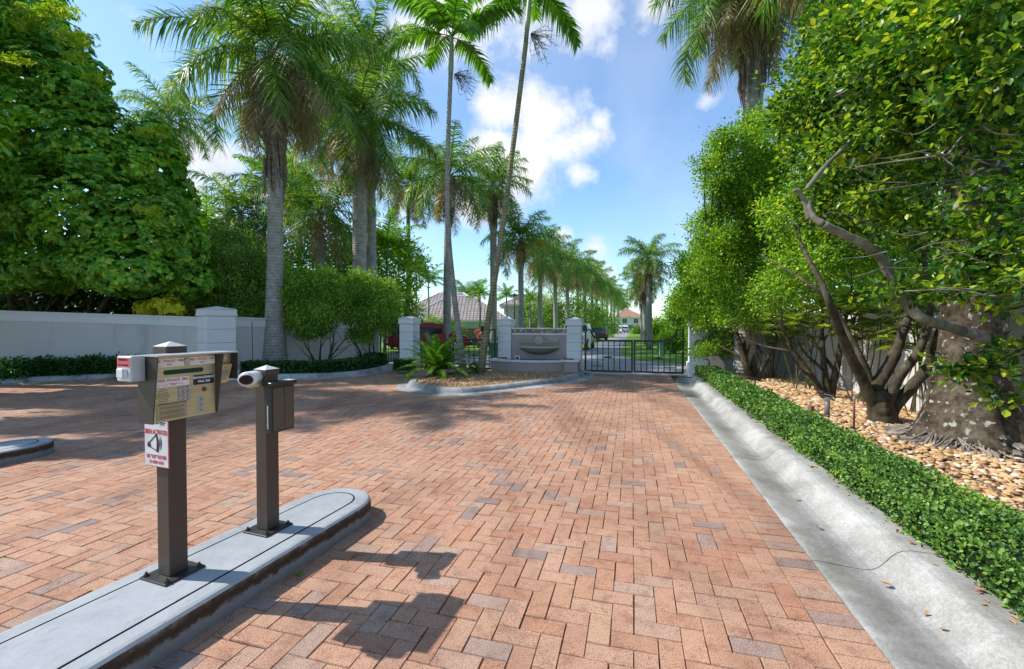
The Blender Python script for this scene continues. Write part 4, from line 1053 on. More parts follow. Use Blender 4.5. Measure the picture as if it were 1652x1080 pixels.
# the two big ones behind the hedge
a = AT(441,570,13.9); pa = [Vector((a.x,a.y,0)), AT(444,430,13.9), AT(444,300,13.9), AT(443,88,13.9)]
palm(pa, [.44,.27,.235,.225,.215,.21,.19], 'royal_full', 21, 3.5, 'thickest grey royal palm beside the large white pillar, bleached lichen on its base', 'royal palms', fiber=3.7)
a = AT(577,570,18.5); pb = [Vector((a.x,a.y,0)), AT(580,440,18.5), AT(580,320,18.5), AT(578,190,18.5)]
palm(pb, [.40,.30,.28,.29,.27,.24], 'royal_full', 22, 3.6, 'royal palm rising out of the rounded green shrubs, full shaggy crown', 'royal palms', fiber=1.6, rot=1)
a = AT(600,570,21.5); palm([Vector((a.x,a.y,0)), AT(597,300,21.5), AT(597,90,21.5)], [.3,.25,.22], 'royal', 23, 3.4, 'tall royal palm half hidden behind the shaggy crowned one', 'royal palms', rot=2, fiber=1.2)
a = AT(721,570,26); palm([Vector((a.x,a.y,0)), AT(722,400,26), AT(726,285,26)], [.24,.21,.18], 'royal', 24, 3.6, 'royal palm directly behind the straight slender trunk in the centre bed', 'royal palms', rot=.5, fiber=2)
a = AT(796,570,30); palm([Vector((a.x,a.y,0)), AT(796,400,30), AT(794,300,30)], [.25,.22,.19], 'royal', 25, 3.4, 'royal palm behind the leaning slender trunk, left of the avenue row', 'royal palms', rot=.2, fiber=2.2)
# slender palms in the centre bed
a = G(748,596); b1 = Vector((a.x, 14.0*a.y/a.y, 0)); Y3 = 14.0
palm([Vector((AT(748,590,Y3).x,Y3,.1)), AT(732,470,Y3), AT(722,350,Y3), AT(723,230,Y3), AT(727,122,Y3)], [.12,.09,.08,.075,.07,.068], 'slender', 31, 2.35, 'straight slender palm behind the cycad, broad green fronds', 'slender palms in the centre bed', shaft=1.2, rot=.3, sides=14)
Y4 = 12.9
palm([Vector((AT(775,600,Y4).x,Y4,.1)), AT(787,520,Y4), AT(806,400,Y4), AT(826,250,Y4), AT(846,90,Y4), AT(850,50,Y4)], [.13,.095,.085,.08,.075,.07,.065], 'slender', 32, 2.35, 'slender palm leaning right over the fountain with an olive mossy trunk', 'slender palms in the centre bed', bark='palm_bark_olive', shaft=1.3, rot=1.9, sides=14)
# flower sprays under the slender crowns
def spray(x, y, Y, par_label):
    rng = random.Random(int(x)); c = AT(x,y,Y); r = None
    mb = MB()
    for k in range(26):
        a = rng.uniform(-1.2,.9); L = rng.uniform(.3,.75); p = [Vector((0,0,0))]
        d = Vector((math.cos(a), rng.uniform(-.5,.5), math.sin(a)-.3)).normalized()
        for j in range(4): p.append(p[-1]+d*L/4+Vector((rng.gauss(0,.03),rng.gauss(0,.03),-.02*j)))
        mb.tube(p, .006, 3, False)
        for j in range(1,5):
            for s in range(2): mb.tube([p[j], p[j]+Vector((rng.gauss(.05,.07),rng.gauss(0,.07),rng.gauss(-.03,.06)))], .005, 3, False)
    return mb, c
pal = [o for o in scene.objects if o.name.startswith('palm_tree') and o.get('label','').startswith(('straight slender','slender palm leaning'))]
for o, (x,y,Y) in zip(pal, ((733,120,Y3),(856,55,Y4))):
    mb, c = spray(x,y,Y,''); oo = mb.build('flower_spray', 'cane', o); oo.location = c-o.location
# avenue
ORD = ['nearest','second','third','fourth','fifth','sixth','seventh','eighth','ninth','tenth','eleventh','twelfth']
av = [(841,31,387),(871,36,408),(897,41,425),(916,46,432),(931,51,437),(944,56,445),(955,61,450),(964,67,457),(972,73,463),(979,80,468),(985,88,474),(990,96,480),(995,105,485),(999,115,489),(1003,127,493),(1006,140,497)]
rr = random.Random(3)
for i, (x,Y,yc) in enumerate(av):
    b = AT(x,560,Y); t = AT(x+rr.uniform(-2,2),yc,Y)
    lab = f'{ORD[i]} royal palm from the fountain in the left avenue row' if i < 8 else 'small distant royal palm near the far end of the left avenue row'
    if i == 0: lab = 'nearest royal palm of the left avenue row, one orange frond hanging'
    o = palm([Vector((b.x,b.y,0)), (b+t)/2, t], [.26,.21,.17], 'royal', 24+(i%3), 3.1+rr.uniform(-.3,.3), lab, 'left avenue palms', rot=rr.random()*6, sides=10, fiber=1.2 if i < 5 else 0, dead=i < 9)
    if i == 0:
        V,F,S = frond(np.random.default_rng(1), 2.4, math.radians(10), -.6, math.radians(75), 160, .45, .03, .7); f = mesh_np('orange_frond', V, F, S, 'orange_frond', o); f.location = t-Vector((b.x,b.y,0))-Vector((0,0,.1))
for i, (x,Y,yc,lab) in enumerate(((1048,29,418,'royal palm standing alone on the lawn right of the inner road'),(1041,37,452,'royal palm just behind the lone lawn palm right of the road'),(1036,52,470,'farther royal palm left of the lone lawn palm trunk, right of the road'))):
    b = AT(x,560,Y); t = AT(x-2,yc,Y)
    palm([Vector((b.x,b.y,0)), (b+t)/2, t], [.22,.18,.14], 'royal', 24+(i%3), 2.3, lab, 'right avenue palms', rot=i*1.7+.5, sides=10, fiber=1.6)
# right: tall palm over the small trees, and the big speckled trunk
b = AT(1202,600,12); palm([Vector((b.x,b.y,0)), AT(1206,400,12), AT(1214,200,12), AT(1218,-60,12)], [.3,.27,.24,.22], 'royal_full', 21, 3.3, 'royal palm towering over the right hand trees, brown fronds hanging from it', 'royal palms', fiber=3.0, rot=2.2)
def big_trunk():
    c = AT(1562,720,5.35); H = 8.5
    r = empty('royal_palm', (c.x,c.y,0), label='massive speckled palm trunk with flared root mass in the pebble bed', cat='palm tree')
    prof = [(.64,.02),(.56,.10),(.49,.22),(.43,.4),(.37,.65),(.325,.95),(.295,1.3),(.285,1.8),(.285,2.6),(.29,3.5),(.29,5),(.27,6.5),(.24,H)]
    mb = MB(); n = 40; vs = []; rng = random.Random(2); ph = [rng.random()*6 for _ in range(6)]
    P2_ = []
    for i in range(len(prof)-1):
        for k in range(5):
            t = k/5; P2_.append((prof[i][0]*(1-t)+prof[i+1][0]*t, prof[i][1]*(1-t)+prof[i+1][1]*t))
    for rad, z in P2_:
        fl = max(0, 1-z/.9)
        for k in range(n):
            a = 2*math.pi*k/n; w = 1+.10*fl*math.sin(5*a+ph[0])+.07*fl*math.sin(9*a+ph[1])+.02*math.sin(3*a+z*2+ph[2])+.012*math.sin(14*a+z*9)
            vs.append((rad*w*math.cos(a)+z*.012, rad*w*math.sin(a), z+.07))
    mb.add(vs, [(i*n+k, i*n+(k+1)%n, (i+1)*n+(k+1)%n, (i+1)*n+k) for i in range(len(P2_)-1) for k in range(n)]); mb.build('trunk', 'speckled_bark', r, True)
    rt = MB()
    for k in range(330):
        a = rng.random()*6.283; r0 = .50+.05*rng.random(); L = rng.uniform(.22,.62); z0 = .12+.10*rng.random(); b = a+rng.gauss(0,.12); b2 = b+rng.gauss(0,.18)
        p = [Vector((r0*math.cos(a), r0*math.sin(a), z0)), Vector(((r0+L*.35)*math.cos(b), (r0+L*.35)*math.sin(b), .13)), Vector(((r0+L*.7)*math.cos((b+b2)/2), (r0+L*.7)*math.sin((b+b2)/2), .105)), Vector(((r0+L)*math.cos(b2), (r0+L)*math.sin(b2), .085))]
        rt.tube(smooth_path(p,3), [.011,.010,.010,.009,.009,.008,.007,.006,.006,.005], 5, False)
    rt.build('surface_roots', 'root_bark', r, True)
    g, d = crown_of('royal_full', 22)
    for me, nm in ((g,'crown'),(d,'dead_fronds')):
        o = bpy.data.objects.new(nm, me); link(o, r); o.location = (.1,0,H+.05); o.scale = (3.3,)*3
big_trunk()
# palms behind the left wall
for (x,ytop,Y,L,kind,sd,lab,bk) in (
    (385,345,21,2.8,'royal',24,'young royal palm with bright arching fronds behind the viny bush','palm_bark'),
    (330,390,19,2.4,'bushy',41,'low bushy palm in front of a white house wall','palm_bark'),
    (272,195,24,2.8,'royal',25,'dark palm crown peeking over the mango tree','palm_bark'),
    (512,345,20,2.7,'royal',26,'palm with a drooping brown frond between the two big trunks','palm_bark'),
    (478,300,26,3.2,'royal',24,'pale royal palm behind the thickest trunk','palm_bark'),
    (640,420,34,2.6,'bushy',42,'small airy palm right of the round shrubs, in front of the tiled roof','palm_bark'),
    (655,300,30,3.3,'royal',25,'royal palm between the shaggy palm and the straight slender trunk','palm_bark'),
    (688,455,38,2.2,'bushy',41,'thin palm rising over the left end of the tiled roof','palm_bark'),
    (668,440,36,2.0,'bushy',42,'tiny yellowish palm over the roof of the house','palm_bark'),
    (750,478,60,3.6,'royal',26,'distant dark palm behind the house ridge','palm_bark'),
    (771,478,33,1.5,'bushy',41,'short bright palm in front of the house roof','palm_bark'),
    (814,480,34,1.4,'bushy',42,'short bright palm between leaning trunk and street lamp','palm_bark'),
    (852,487,36,1.5,'bushy',41,'short bright palm right of the nearest avenue trunk','palm_bark'),
    (620,400,26,2.6,'bushy',42,'leafy palm just above the round shrubs','palm_bark'),
    (440,300,23,2.6,'bushy',41,'light green palm behind the thickest royal palm crown','palm_bark')):
    b = AT(x,560,Y); t = AT(x+3,ytop,Y)
    palm([Vector((b.x,b.y,0)), (b+t)/2+Vector((.1,0,0)), t], [.2,.15,.11] if kind=='royal' else [.10,.08,.06], kind, sd, L, lab, 'palms beyond the left wall' if x < 600 else 'palms inside the estate', bark=bk, rot=x*.7, sides=10, dead=(kind=='royal'))

# palms and trees off to the left, whose shade falls over the drive
for k,(x,y,h) in enumerate(((-14.3,9.9,12.0),(-15.5,9.0,10.3),(-16.2,11.4,10.0))):
    palm([(x,y,0),(x+.05,y,h/2),(x,y,h)], [.32,.27,.24], 'royal_full' if k%2 else 'royal', (22 if k%2 else 25), 2.7, ('tallest royal palm left of the entry lane','royal palm left of the entry lane, nearest the viewer','royal palm left of the entry lane, closest to the long wall')[k], 'roadside palms left of the lane', rot=k*1.3)
# ------------------------------------------------------------------ trees
def limb_set(mb, rng, base, dirs, r0, L, bend=.25, n=6, sub=2, pts_out=None, up=.15):
    for d in dirs:
        p = Vector(base); D = Vector(d).normalized(); P = [p.copy()]; R = [r0]
        for i in range(n):
            D = (D+Vector((rng.gauss(0,bend),rng.gauss(0,bend),rng.gauss(up,bend*.6)))*.35).normalized(); p = p+D*L/n; P.append(p.copy()); R.append(r0*(1-.75*(i+1)/n))
        mb.tube(smooth_path(P,3), np.interp(np.linspace(0,1,n*3+1), np.linspace(0,1,n+1), R), 8, True, .12, rng)
        if pts_out is not None: pts_out.append(P[-1])
        if sub:
            for i in range(2, n+1, max(1,(n)//3)):
                dd = (D+Vector((rng.gauss(0,.8),rng.gauss(0,.8),rng.gauss(.2,.4)))).normalized(); limb_set(mb, rng, P[i], [dd], R[i]*.6, L*.5, bend, 4, sub-1, pts_out, up)
def tree(name, xy, label, cat, lobes, stems, leafm, clumps, per, ll, spread, bark='dark_bark', seed=1, r0=.09, mode='leaves', tv=LEAF_V, group=None, extra=None, stemL=2.2, z0=.05, droop=0., shell=.55, jit=.35, flat=(1,1,1), sat=True):
    rng = np.random.default_rng(seed); pr = random.Random(seed)
    r = empty(name, (xy[0],xy[1],0), label=label, cat=cat, group=group)
    o = np.array((xy[0],xy[1],0)); lob = [(np.array(c)-o, rad) for c, rad in lobes]
    if len(lobes) > 3 and sat:
        ex = []
        for c, rad in lob:
            for _ in range(4):
                d = norm(rng.normal(size=3)); k = .28+.16*rng.random(); ex.append((c+d*np.array(rad)*.88, tuple(q*k for q in rad)))
        lob = lob+ex
    if stems:
        mb = MB(); ends = []
        for s in stems: limb_set(mb, pr, (s[0]*.12, s[1]*.12, z0), [s], r0*pr.uniform(.7,1.1), stemL, .28, 7, 2, ends)
        for c, rad in lob[:len(lobes)]:
            e = min(ends, key=lambda q: (q-Vector(c)).length); mid = (e+Vector(c))/2+Vector((pr.gauss(0,.15),pr.gauss(0,.15),-.1)); mb.tube(smooth_path([e,mid,Vector(c)],4), np.linspace(r0*.3,r0*.12,9), 6, True, .1, pr)
        mb.build('trunk', bark, r, True)
    fn = rosettes(rng, lob, clumps, per, ll, shell, tv) if mode == 'rosettes' else leaves_on(rng, lob, clumps, per, ll, spread, tv, droop=droop, shell=shell, jit=jit, flat=flat)
    mesh_np('crown', *fn, leafm, r)
    if extra: extra(r, rng, lob)
    return r
def lobe(px, py, Y, r): return (tuple(AT(px,py,Y)), (r,r,r) if not hasattr(r,'__len__') else r)
# mango
ml = [lobe(10,60,15,(2.1,2.1,1.5)),lobe(95,120,14.5,(1.15,1.4,1.1)),lobe(250,225,14.8,(.7,.8,.7)),lobe(40,180,13.8,(2.4,1.8,1.8)),lobe(145,230,14.2,(1.7,1.6,1.4)),lobe(240,265,14.8,(1.0,1.2,1.0)),lobe(120,330,13.4,(2.1,1.5,1.5)),
      lobe(230,360,14,(1.7,1.4,1.2)),lobe(-60,300,13.6,(2.2,1.8,2.2)),lobe(30,420,14.0,(1.8,1.3,1.0)),lobe(200,430,13.5,(1.5,1.2,.9)),lobe(290,400,14.6,(.9,1.0,.9)),lobe(-120,100,15,(2.6,2.3,2.3)),
      lobe(-20,-50,15.5,(2.1,2.2,1.4)),lobe(275,320,15.2,(.8,.9,.9)),lobe(310,450,15,(.8,.8,.7)),lobe(-160,420,14,(1.7,1.5,1.4)),lobe(70,70,14.4,(1.1,1.4,.9))]
def flush(r, rng, lob):
    pk = [lobe(45,35,12.7,(.6,.4,.2)),lobe(125,60,12.7,(.6,.4,.2)),lobe(100,15,12.7,(.5,.4,.16)),lobe(245,215,13.4,(.45,.3,.15)),lobe(240,338,12.5,(.38,.3,.14)),lobe(60,20,12.6,(.5,.4,.2)),lobe(150,125,13.2,(.35,.3,.14)),lobe(262,208,13.8,(.3,.3,.14)),lobe(20,95,12.4,(.5,.3,.12)),lobe(120,92,12.8,(.35,.3,.12))]
    o = np.array(r.location); pk = [(np.array(c)-o, q) for c, q in pk]
    mesh_np('new_growth', *rosettes(rng, pk, 260, 10, .17, .2), 'mango_flush', r)
mc = AT(60,560,15)
tree('mango_tree', (mc.x,mc.y), 'huge dense dark green mango tree over the left wall, yellow new leaves', 'mango tree', ml, [(.5,-.2,1),(-.6,0,1),(.1,.4,1),(-.2,-.4,1),(.9,-.1,1)], 'mango_leaf', 17500, 12, .175, 0, r0=.16, mode='rosettes', seed=51, extra=flush, stemL=4, shell=.70)
vb = AT(385,500,16)
tree('vine_bush', (vb.x,vb.y), 'tangled viny bush with brownish patches behind the large white pillar', 'bush', [lobe(380,440,16,(1.1,1,1.0)),lobe(345,480,16,(.9,.9,.8)),lobe(410,480,16,(.8,.8,.8)),lobe(385,500,15.8,(1.3,.8,.6)),lobe(370,400,16.5,(.7,.7,.7)),lobe(425,440,16.3,(.6,.7,.8)),lobe(310,490,16,(.8,.7,.6))],
     [(.2,0,1),(-.3,.1,1)], 'vine_leaf', 3600, 9, .095, .13, seed=52, r0=.05, stemL=1.6)
cb = AT(262,500,14.2)
tree('croton', (cb.x,cb.y), 'yellow croton plant showing above the wall under the mango tree', 'plant', [lobe(262,492,14.2,(.55,.4,.30)),lobe(235,497,14.3,(.4,.3,.25)),lobe(278,500,14.0,(.35,.3,.2))], [(.1,0,1),(-.3,0,1),(.3,0,1)], 'croton_leaf', 110, 9, .20, 0, seed=53, r0=.02, mode='rosettes', stemL=1.2)
s1 = AT(520,575,14.6)
tree('round_shrub', (s1.x,s1.y), 'rounded green shrub tree in front of the wall, left one of the touching pair', 'shrub', [lobe(480,470,14.4,(.62,.6,.55)),lobe(525,460,14.6,(.65,.6,.5)),lobe(470,505,14.3,(.5,.5,.42)),lobe(515,505,14.3,(.65,.6,.5)),lobe(550,480,14.6,(.5,.5,.5)),lobe(500,530,14.3,(.55,.5,.3)),lobe(465,440,14.8,(.28,.3,.25))],
     [(.35,0,1),(-.35,.1,1),(-.7,0,1),(.6,.1,1)], 'shrub_leaf', 2500, 10, .075, .11, seed=54, r0=.06, stemL=1.3, group='rounded shrubs before the left wall')
s2 = AT(590,575,15.2)
tree('round_shrub', (s2.x,s2.y), 'rounded green shrub tree beside the side gate, right one of the touching pair', 'shrub', [lobe(590,470,15.2,(.7,.6,.6)),lobe(620,480,15.4,(.5,.6,.5)),lobe(600,510,15,(.65,.6,.5)),lobe(570,500,15,(.5,.5,.5)),lobe(625,515,15.2,(.35,.5,.4)),lobe(585,540,15,(.4,.5,.25))],
     [(.3,0,1),(-.4,.1,1),(.8,0,.9)], 'shrub_leaf', 2100, 10, .075, .11, seed=55, r0=.06, stemL=1.3, group='rounded shrubs before the left wall')
# off-frame trees left of the drive that throw the shade over it
tree('shade_tree', (-14.5,9.3), 'leafy tree left of the first lane whose shade falls on the bricks', 'tree', [((-14.2,9.6,5.2),(1.9,1.1,1.5)),((-15.5,9.2,4.2),(1.8,1.0,1.2)),((-14,10.5,6),(1.8,1.2,1.2)),((-11.6,6.0,6.2),(.9,.5,.6)),((-12.6,7.4,6.2),(1.1,.7,.8))], [(.3,0,1),(-.3,.1,1)], 'mango_leaf', 2600, 9, .25, 0, seed=57, r0=.14, mode='rosettes', stemL=3.5)

# right-hand small trees
t4 = AT(1165,600,14.0)
tree('small_tree', (t4.x,t4.y), 'small tree nearest the plaque pillar with leaves hanging before it', 'tree', [lobe(1135,500,12.6,(.5,.6,.4)),lobe(1170,470,12.8,(.7,.7,.6)),lobe(1130,440,13,(.55,.7,.55)),lobe(1165,555,12.5,(.5,.5,.28)),lobe(1130,565,12.4,(.35,.4,.14)),lobe(1200,520,12.6,(.5,.6,.5)),lobe(1105,480,13.5,(.45,.6,.45)),lobe(1110,430,13.6,(.4,.5,.4)),lobe(1140,520,12.4,(.4,.4,.2))],
     [(-.4,-.2,1),(.3,0,1)], 'tree_leaf', 2500, 10, .065, .10, seed=61, r0=.08, stemL=1.6, group='small trees in the pebble bed')
t3 = AT(1215,622,11.6)
tree('small_tree', (t3.x,t3.y), 'twisted dark tree over the low spotlight, tallest crown beside the royal palm', 'tree', [lobe(1180,380,11,(.9,.8,.7)),lobe(1230,330,11,(.9,.8,.8)),lobe(1160,430,11,(.8,.8,.6)),lobe(1230,430,11,(.9,.8,.7)),lobe(1190,250,10.6,(.65,.6,.5)),lobe(1240,230,10.6,(.8,.7,.6)),lobe(1160,280,10.6,(.45,.5,.35)),lobe(1290,290,10.8,(.8,.8,.8)),lobe(1135,360,11.2,(.35,.4,.25)),lobe(1145,400,11.2,(.35,.4,.3)),lobe(1200,500,11,(.7,.6,.4)),lobe(1290,180,10.5,(.7,.7,.6)),lobe(1150,300,10.4,(.3,.3,.2)),lobe(1138,262,10.4,(.28,.3,.15)),lobe(1165,225,10.4,(.3,.3,.2)),lobe(1215,310,10.6,(.6,.6,.5)),lobe(1215,200,10.7,(.35,.4,.25)),lobe(1265,370,10.6,(.6,.6,.5)),lobe(1180,320,10.8,(.5,.5,.4))],
     [(-.5,-.2,1),(.2,.1,1),(.5,-.1,1),(-.2,.2,1)], 'tree_leaf', 8200, 10, .062, .12, seed=62, r0=.10, stemL=2.2, group='small trees in the pebble bed')
t2 = AT(1340,655,8.5)
tree('small_tree', (t2.x,t2.y), 'small tree of three dark leaning stems left of the large speckled palm', 'tree', [lobe(1300,420,8.4,(.7,.7,.5)),lobe(1360,400,8.6,(.8,.7,.6)),lobe(1290,350,8.6,(.7,.7,.5)),lobe(1250,470,8.6,(.5,.6,.35)),lobe(1370,310,8.8,(.9,.8,.7)),lobe(1430,400,9,(.7,.7,.7))],
     [(-.55,-.1,1),(-.15,.1,1),(.05,.1,1)], 'tree_leaf', 3000, 10, .06, .11, seed=63, r0=.085, stemL=2.0, group='small trees in the pebble bed')
# near tree with twisting trunk: hand laid limbs
def near_tree():
    Y = 6.5; c = AT(1425,695,6.4); o = Vector((c.x,c.y,0)); rng = random.Random(7); r = empty('spreading_tree', o, label='twisted multi-stemmed tree with large glossy leaves overhead, in the pebble bed', cat='tree')
    mb = MB()
    def L_(pts, r0, r1, n=10):
        P = smooth_path([AT(x,y,yy)-o for x,y,yy in pts], 5); mb.tube(P, np.linspace(r0,r1,len(P)), n, True, .16, rng)
    L_([(1430,702,6.4),(1427,685,6.4),(1422,665,6.4),(1418,645,6.4),(1414,630,6.4)], .235,.10,14)
    L_([(1424,688,6.4),(1408,650,6.4),(1385,600,6.35),(1365,560,6.3),(1350,520,6.2),(1335,480,6.1),(1322,450,6.2),(1305,420,6.4),(1290,385,6.9),(1285,340,7.4)], .09,.012)
    L_([(1422,680,6.42),(1412,640,6.45),(1395,590,6.5),(1370,540,6.6),(1340,490,6.7),(1300,455,6.9),(1260,430,7.6),(1225,410,8.6)], .06,.008)
    L_([(1427,690,6.4),(1432,650,6.4),(1450,610,6.3),(1480,570,6.2),(1495,530,6.2),(1500,480,6.3),(1490,400,6.4),(1500,300,6.5)], .085,.02)
    L_([(1434,695,6.42),(1440,660,6.45),(1470,625,6.4),(1500,590,6.3),(1510,560,6.2),(1520,520,6.2),(1540,440,6.2),(1530,340,6.3)], .10,.03)
    L_([(1410,630,6.4),(1440,580,6.6),(1455,540,6.8),(1470,500,7)], .09,.05)
    mb.build('trunk', 'dark_bark', r, True)
    mb2 = MB(); tw_on = [False]
    def M_(pts, r0, r1, n=9):
        P = smooth_path([AT(x,y,yy)-o for x,y,yy in pts], 5)
        MB().tube(P, np.linspace(r0,r1,len(P)), n, True, .18, rng).build('twig' if tw_on[0] else 'limb', 'lichen_bark', r, True)
    M_([(1590,548,4.7),(1540,530,4.6),(1490,515,4.5),(1462,490,4.5),(1440,450,4.5),(1420,415,4.5),(1395,395,4.4),(1360,378,4.4),(1328,362,4.4)], .055,.038)
    M_([(1305,355,4.5),(1302,335,4.5),(1290,310,4.5),(1280,308,4.5)], .032,.018)
    M_([(1302,305,4.5),(1330,270,4.5),(1365,235,4.5),(1395,205,4.5),(1420,190,4.5)], .026,.014)
    M_([(1328,362,4.4),(1312,350,4.45),(1303,325,4.5)], .036,.028)
    M_([(1565,310,3.9),(1600,280,3.9),(1630,255,3.9),(1660,215,3.9)], .020,.028)
    M_([(1530,248,3.6),(1560,215,3.6),(1600,208,3.6),(1640,215,3.6)], .008,.014)
    M_([(1400,310,4),(1470,300,4),(1530,292,4),(1600,295,4),(1670,300,4)], .006,.012)
    M_([(1460,322,4),(1520,300,4),(1560,298,4)], .006,.012)
    M_([(1460,470,4),(1540,468,3.9),(1600,478,3.8),(1670,480,3.7)], .006,.012)
    M_([(1380,270,4.2),(1450,260,4),(1530,250,3.8)], .005,.01)
    M_([(1340,160,5),(1420,120,4.7),(1500,95,4.3),(1600,60,3.9)], .01,.03)
    M_([(1400,200,4.5),(1500,180,4.2),(1600,150,3.8),(1680,120,3.6)], .008,.02)
    tw_on[0] = True
    for q in range(60):
        x = rng.uniform(1320,1650); y = rng.uniform(80,480); Y0 = 4.4-(x-1320)/330*1.0+rng.uniform(-.3,.6); 
        M_([(x,y,Y0),(x+rng.uniform(15,45),y+rng.uniform(-12,14),Y0),(x+rng.uniform(60,110),y+rng.uniform(-20,25),Y0-.05)], .0035,.007,5)
    g = np.random.default_rng(71)
    on = np.array(o)
    def lob(l): return [(np.array(c_)-on, q) for c_, q in l]
    near = [lobe(1600,30,3.3,(.55,.5,.22)),lobe(1520,60,3.8,(.6,.5,.25)),lobe(1640,120,3.2,(.5,.5,.22)),lobe(1450,120,4.3,(.6,.5,.28)),lobe(1560,150,3.9,(.55,.5,.22)),lobe(1480,200,4.2,(.55,.5,.22)),
            lobe(1600,210,3.7,(.45,.4,.14)),lobe(1400,230,4.6,(.5,.5,.25)),lobe(1540,10,4.2,(.7,.6,.3)),lobe(1400,60,5,(.7,.6,.35)),lobe(1640,-60,3.4,(.7,.6,.3)),
            lobe(1450,350,4.6,(.38,.35,.12)),lobe(1520,375,4.4,(.35,.35,.13)),lobe(1480,280,4.5,(.45,.4,.12)),lobe(1410,325,4.6,(.28,.3,.10)),lobe(1630,400,3.9,(.38,.35,.15)),lobe(1570,420,4.0,(.35,.3,.12)),
            lobe(1440,470,4.4,(.28,.3,.07)),lobe(1520,470,4.2,(.32,.3,.07)),lobe(1610,460,3.9,(.3,.3,.08)),lobe(1590,330,3.8,(.25,.25,.08)),lobe(1700,300,3.4,(.4,.4,.5)),lobe(1700,440,3.5,(.35,.35,.2))]
    V1 = leaves_on(g, lob(near), 2000, 9, .075, .10, LEAF_V*np.array((1.15,1,1)), updir=.6, shell=.1, jit=.6, flat=(1,1,.6))
    mid = [lobe(1350,150,6.5,(.9,.8,.6)),lobe(1430,40,6,(1.0,.8,.6)),lobe(1340,70,7,(.6,.7,.45)),lobe(1310,190,7,(.6,.6,.5)),lobe(1350,250,6.5,(.8,.7,.5)),lobe(1450,200,6.5,(1,.8,.6)),lobe(1550,100,6,(1.0,.8,.7)),lobe(1620,200,6.2,(.9,.8,.6)),
           lobe(1440,300,6.8,(.8,.7,.4)),lobe(1330,320,6.5,(.6,.6,.4)),lobe(1500,-20,6,(1.1,.9,.6)),lobe(1620,320,7,(.8,.7,.5)),lobe(1640,30,6,(1,.9,.7)),lobe(1380,350,6.4,(.5,.5,.3)),lobe(1500,380,7.2,(.7,.6,.3)),lobe(1640,440,7,(.6,.5,.3))]
    V2 = leaves_on(g, lob(mid), 5200, 10, .075, .12, LEAF_V*np.array((1.1,1,1)), updir=.5, shell=.2, jit=.5)
    low = [lobe(1560,592,4.5,(.26,.3,.08)),lobe(1620,600,4.2,(.22,.3,.12)),lobe(1590,640,4.3,(.12,.2,.06)),lobe(1640,570,4.1,(.2,.25,.10)),lobe(1560,612,4.5,(.14,.2,.05)),lobe(1660,640,4.0,(.15,.2,.08)),lobe(1625,500,4.1,(.2,.2,.06))]
    V3 = leaves_on(g, lob(low), 75, 9, .085, .08, LEAF_V*np.array((1.15,1,1)), updir=.6, shell=.1, jit=.5, flat=(1,1,.6))
    mesh_np('crown', *concat([V1,V2,V3]), 'big_glossy_leaf', r)
    tw = MB(); 
    for p, q in (((1660,560,3.9),(1560,592,4.4)),((1670,600,3.9),(1600,605,4.2)),((1670,480,3.8),(1625,500,4.1))):
        a_, b_ = AT(*p)-o, AT(*q)-o; tw.tube(smooth_path([a_,(a_+b_)/2+Vector((0,0,-.03)),b_],4), .007, 5)
    tw.build('twigs', 'dark_bark', r)
near_tree()
# lady palms by the wall
def fan_plant(x, y, Y, n, label, seed, H=1.6):
    c = AT(x,y,Y); rng = random.Random(seed); o = Vector((c.x,c.y,.08)); r = empty('lady_palm', o, label=label, cat='palm clump', group='lady palms against the right wall')
    mb = MB(); pos=[];dr=[];up=[];sc=[]
    for k in range(n):
        a = rng.random()*6.283; b = Vector((rng.gauss(0,.16),rng.gauss(0,.12),0)); h = H*rng.uniform(.6,1.05); t = b+Vector((rng.gauss(0,.22),rng.gauss(0,.15),h))
        P = smooth_path([b,(b+t)/2+Vector((rng.gauss(0,.04),0,0)),t],4); mb.tube(P, .011, 6)
        for j in range(7):
            az = rng.random()*6.283; p0 = P[-1-(j%3)]; q = p0+Vector((math.cos(az),math.sin(az),.7)).normalized()*rng.uniform(.15,.32); mb.tube([p0,q], .003, 3, False)
            od = (q-p0).normalized(); sd_ = od.cross(Vector((0,0,1))).normalized()
            for m_ in range(8):
                g_ = (m_-3.5)/3.5*1.25; d = (od*math.cos(g_)+sd_*math.sin(g_)+Vector((0,0,-.25))).normalized(); pos.append(tuple(q)); dr.append(tuple(d)); up.append((0,0,1)); sc.append(rng.uniform(.2,.3))
    mb.build('canes', 'cane', r)
    mesh_np('fan_leaves', *scatter_arrays(LONG_V*np.array((.75,1,1)), LEAF_F, np.array(pos), frames(np.array(dr), np.array(up)), np.array(sc)), 'fan_leaf', r)
fan_plant(1395,650,8.0,11,'clump of lady palm canes behind the twisted multi-stemmed tree',81,2.0)
fan_plant(1490,665,7.0,9,'clump of lady palm canes close left of the massive speckled trunk',82,2.0)
fan_plant(1300,625,9.6,9,'lady palm clump with splayed fans behind the three dark stems',83,1.9)
fan_plant(1245,606,11.8,8,'thin stemmed lady palm clump by the far end of the right wall',84,1.6)

# cycad
def cycad():
    c = AT(706,603,12.6); c = G(706,612); rng = np.random.default_rng(91); o = Vector((c.x,c.y,.12)); r = empty('cycad', o, label='spiky green cycad fern palm at the tip of the centre bed', cat='cycad')
    parts = []
    for i in range(46):
        t = i/45; az = i*2.399; L = 1.12+.22*rng.random()
        parts.append(frond(rng, L*1.0, math.radians(82-66*t**.9), az, math.radians(40+26*t), 150, .20, .026, .12, base=(0,0,.12), grav=.3))
    mesh_np('crown', *concat(parts), 'cycad_leaf', r)
    MB().lathe([(.13,-.03),(.16,.08),(.15,.2),(.08,.3)], 14).build('trunk', 'dark_bark', r, True)
cycad()
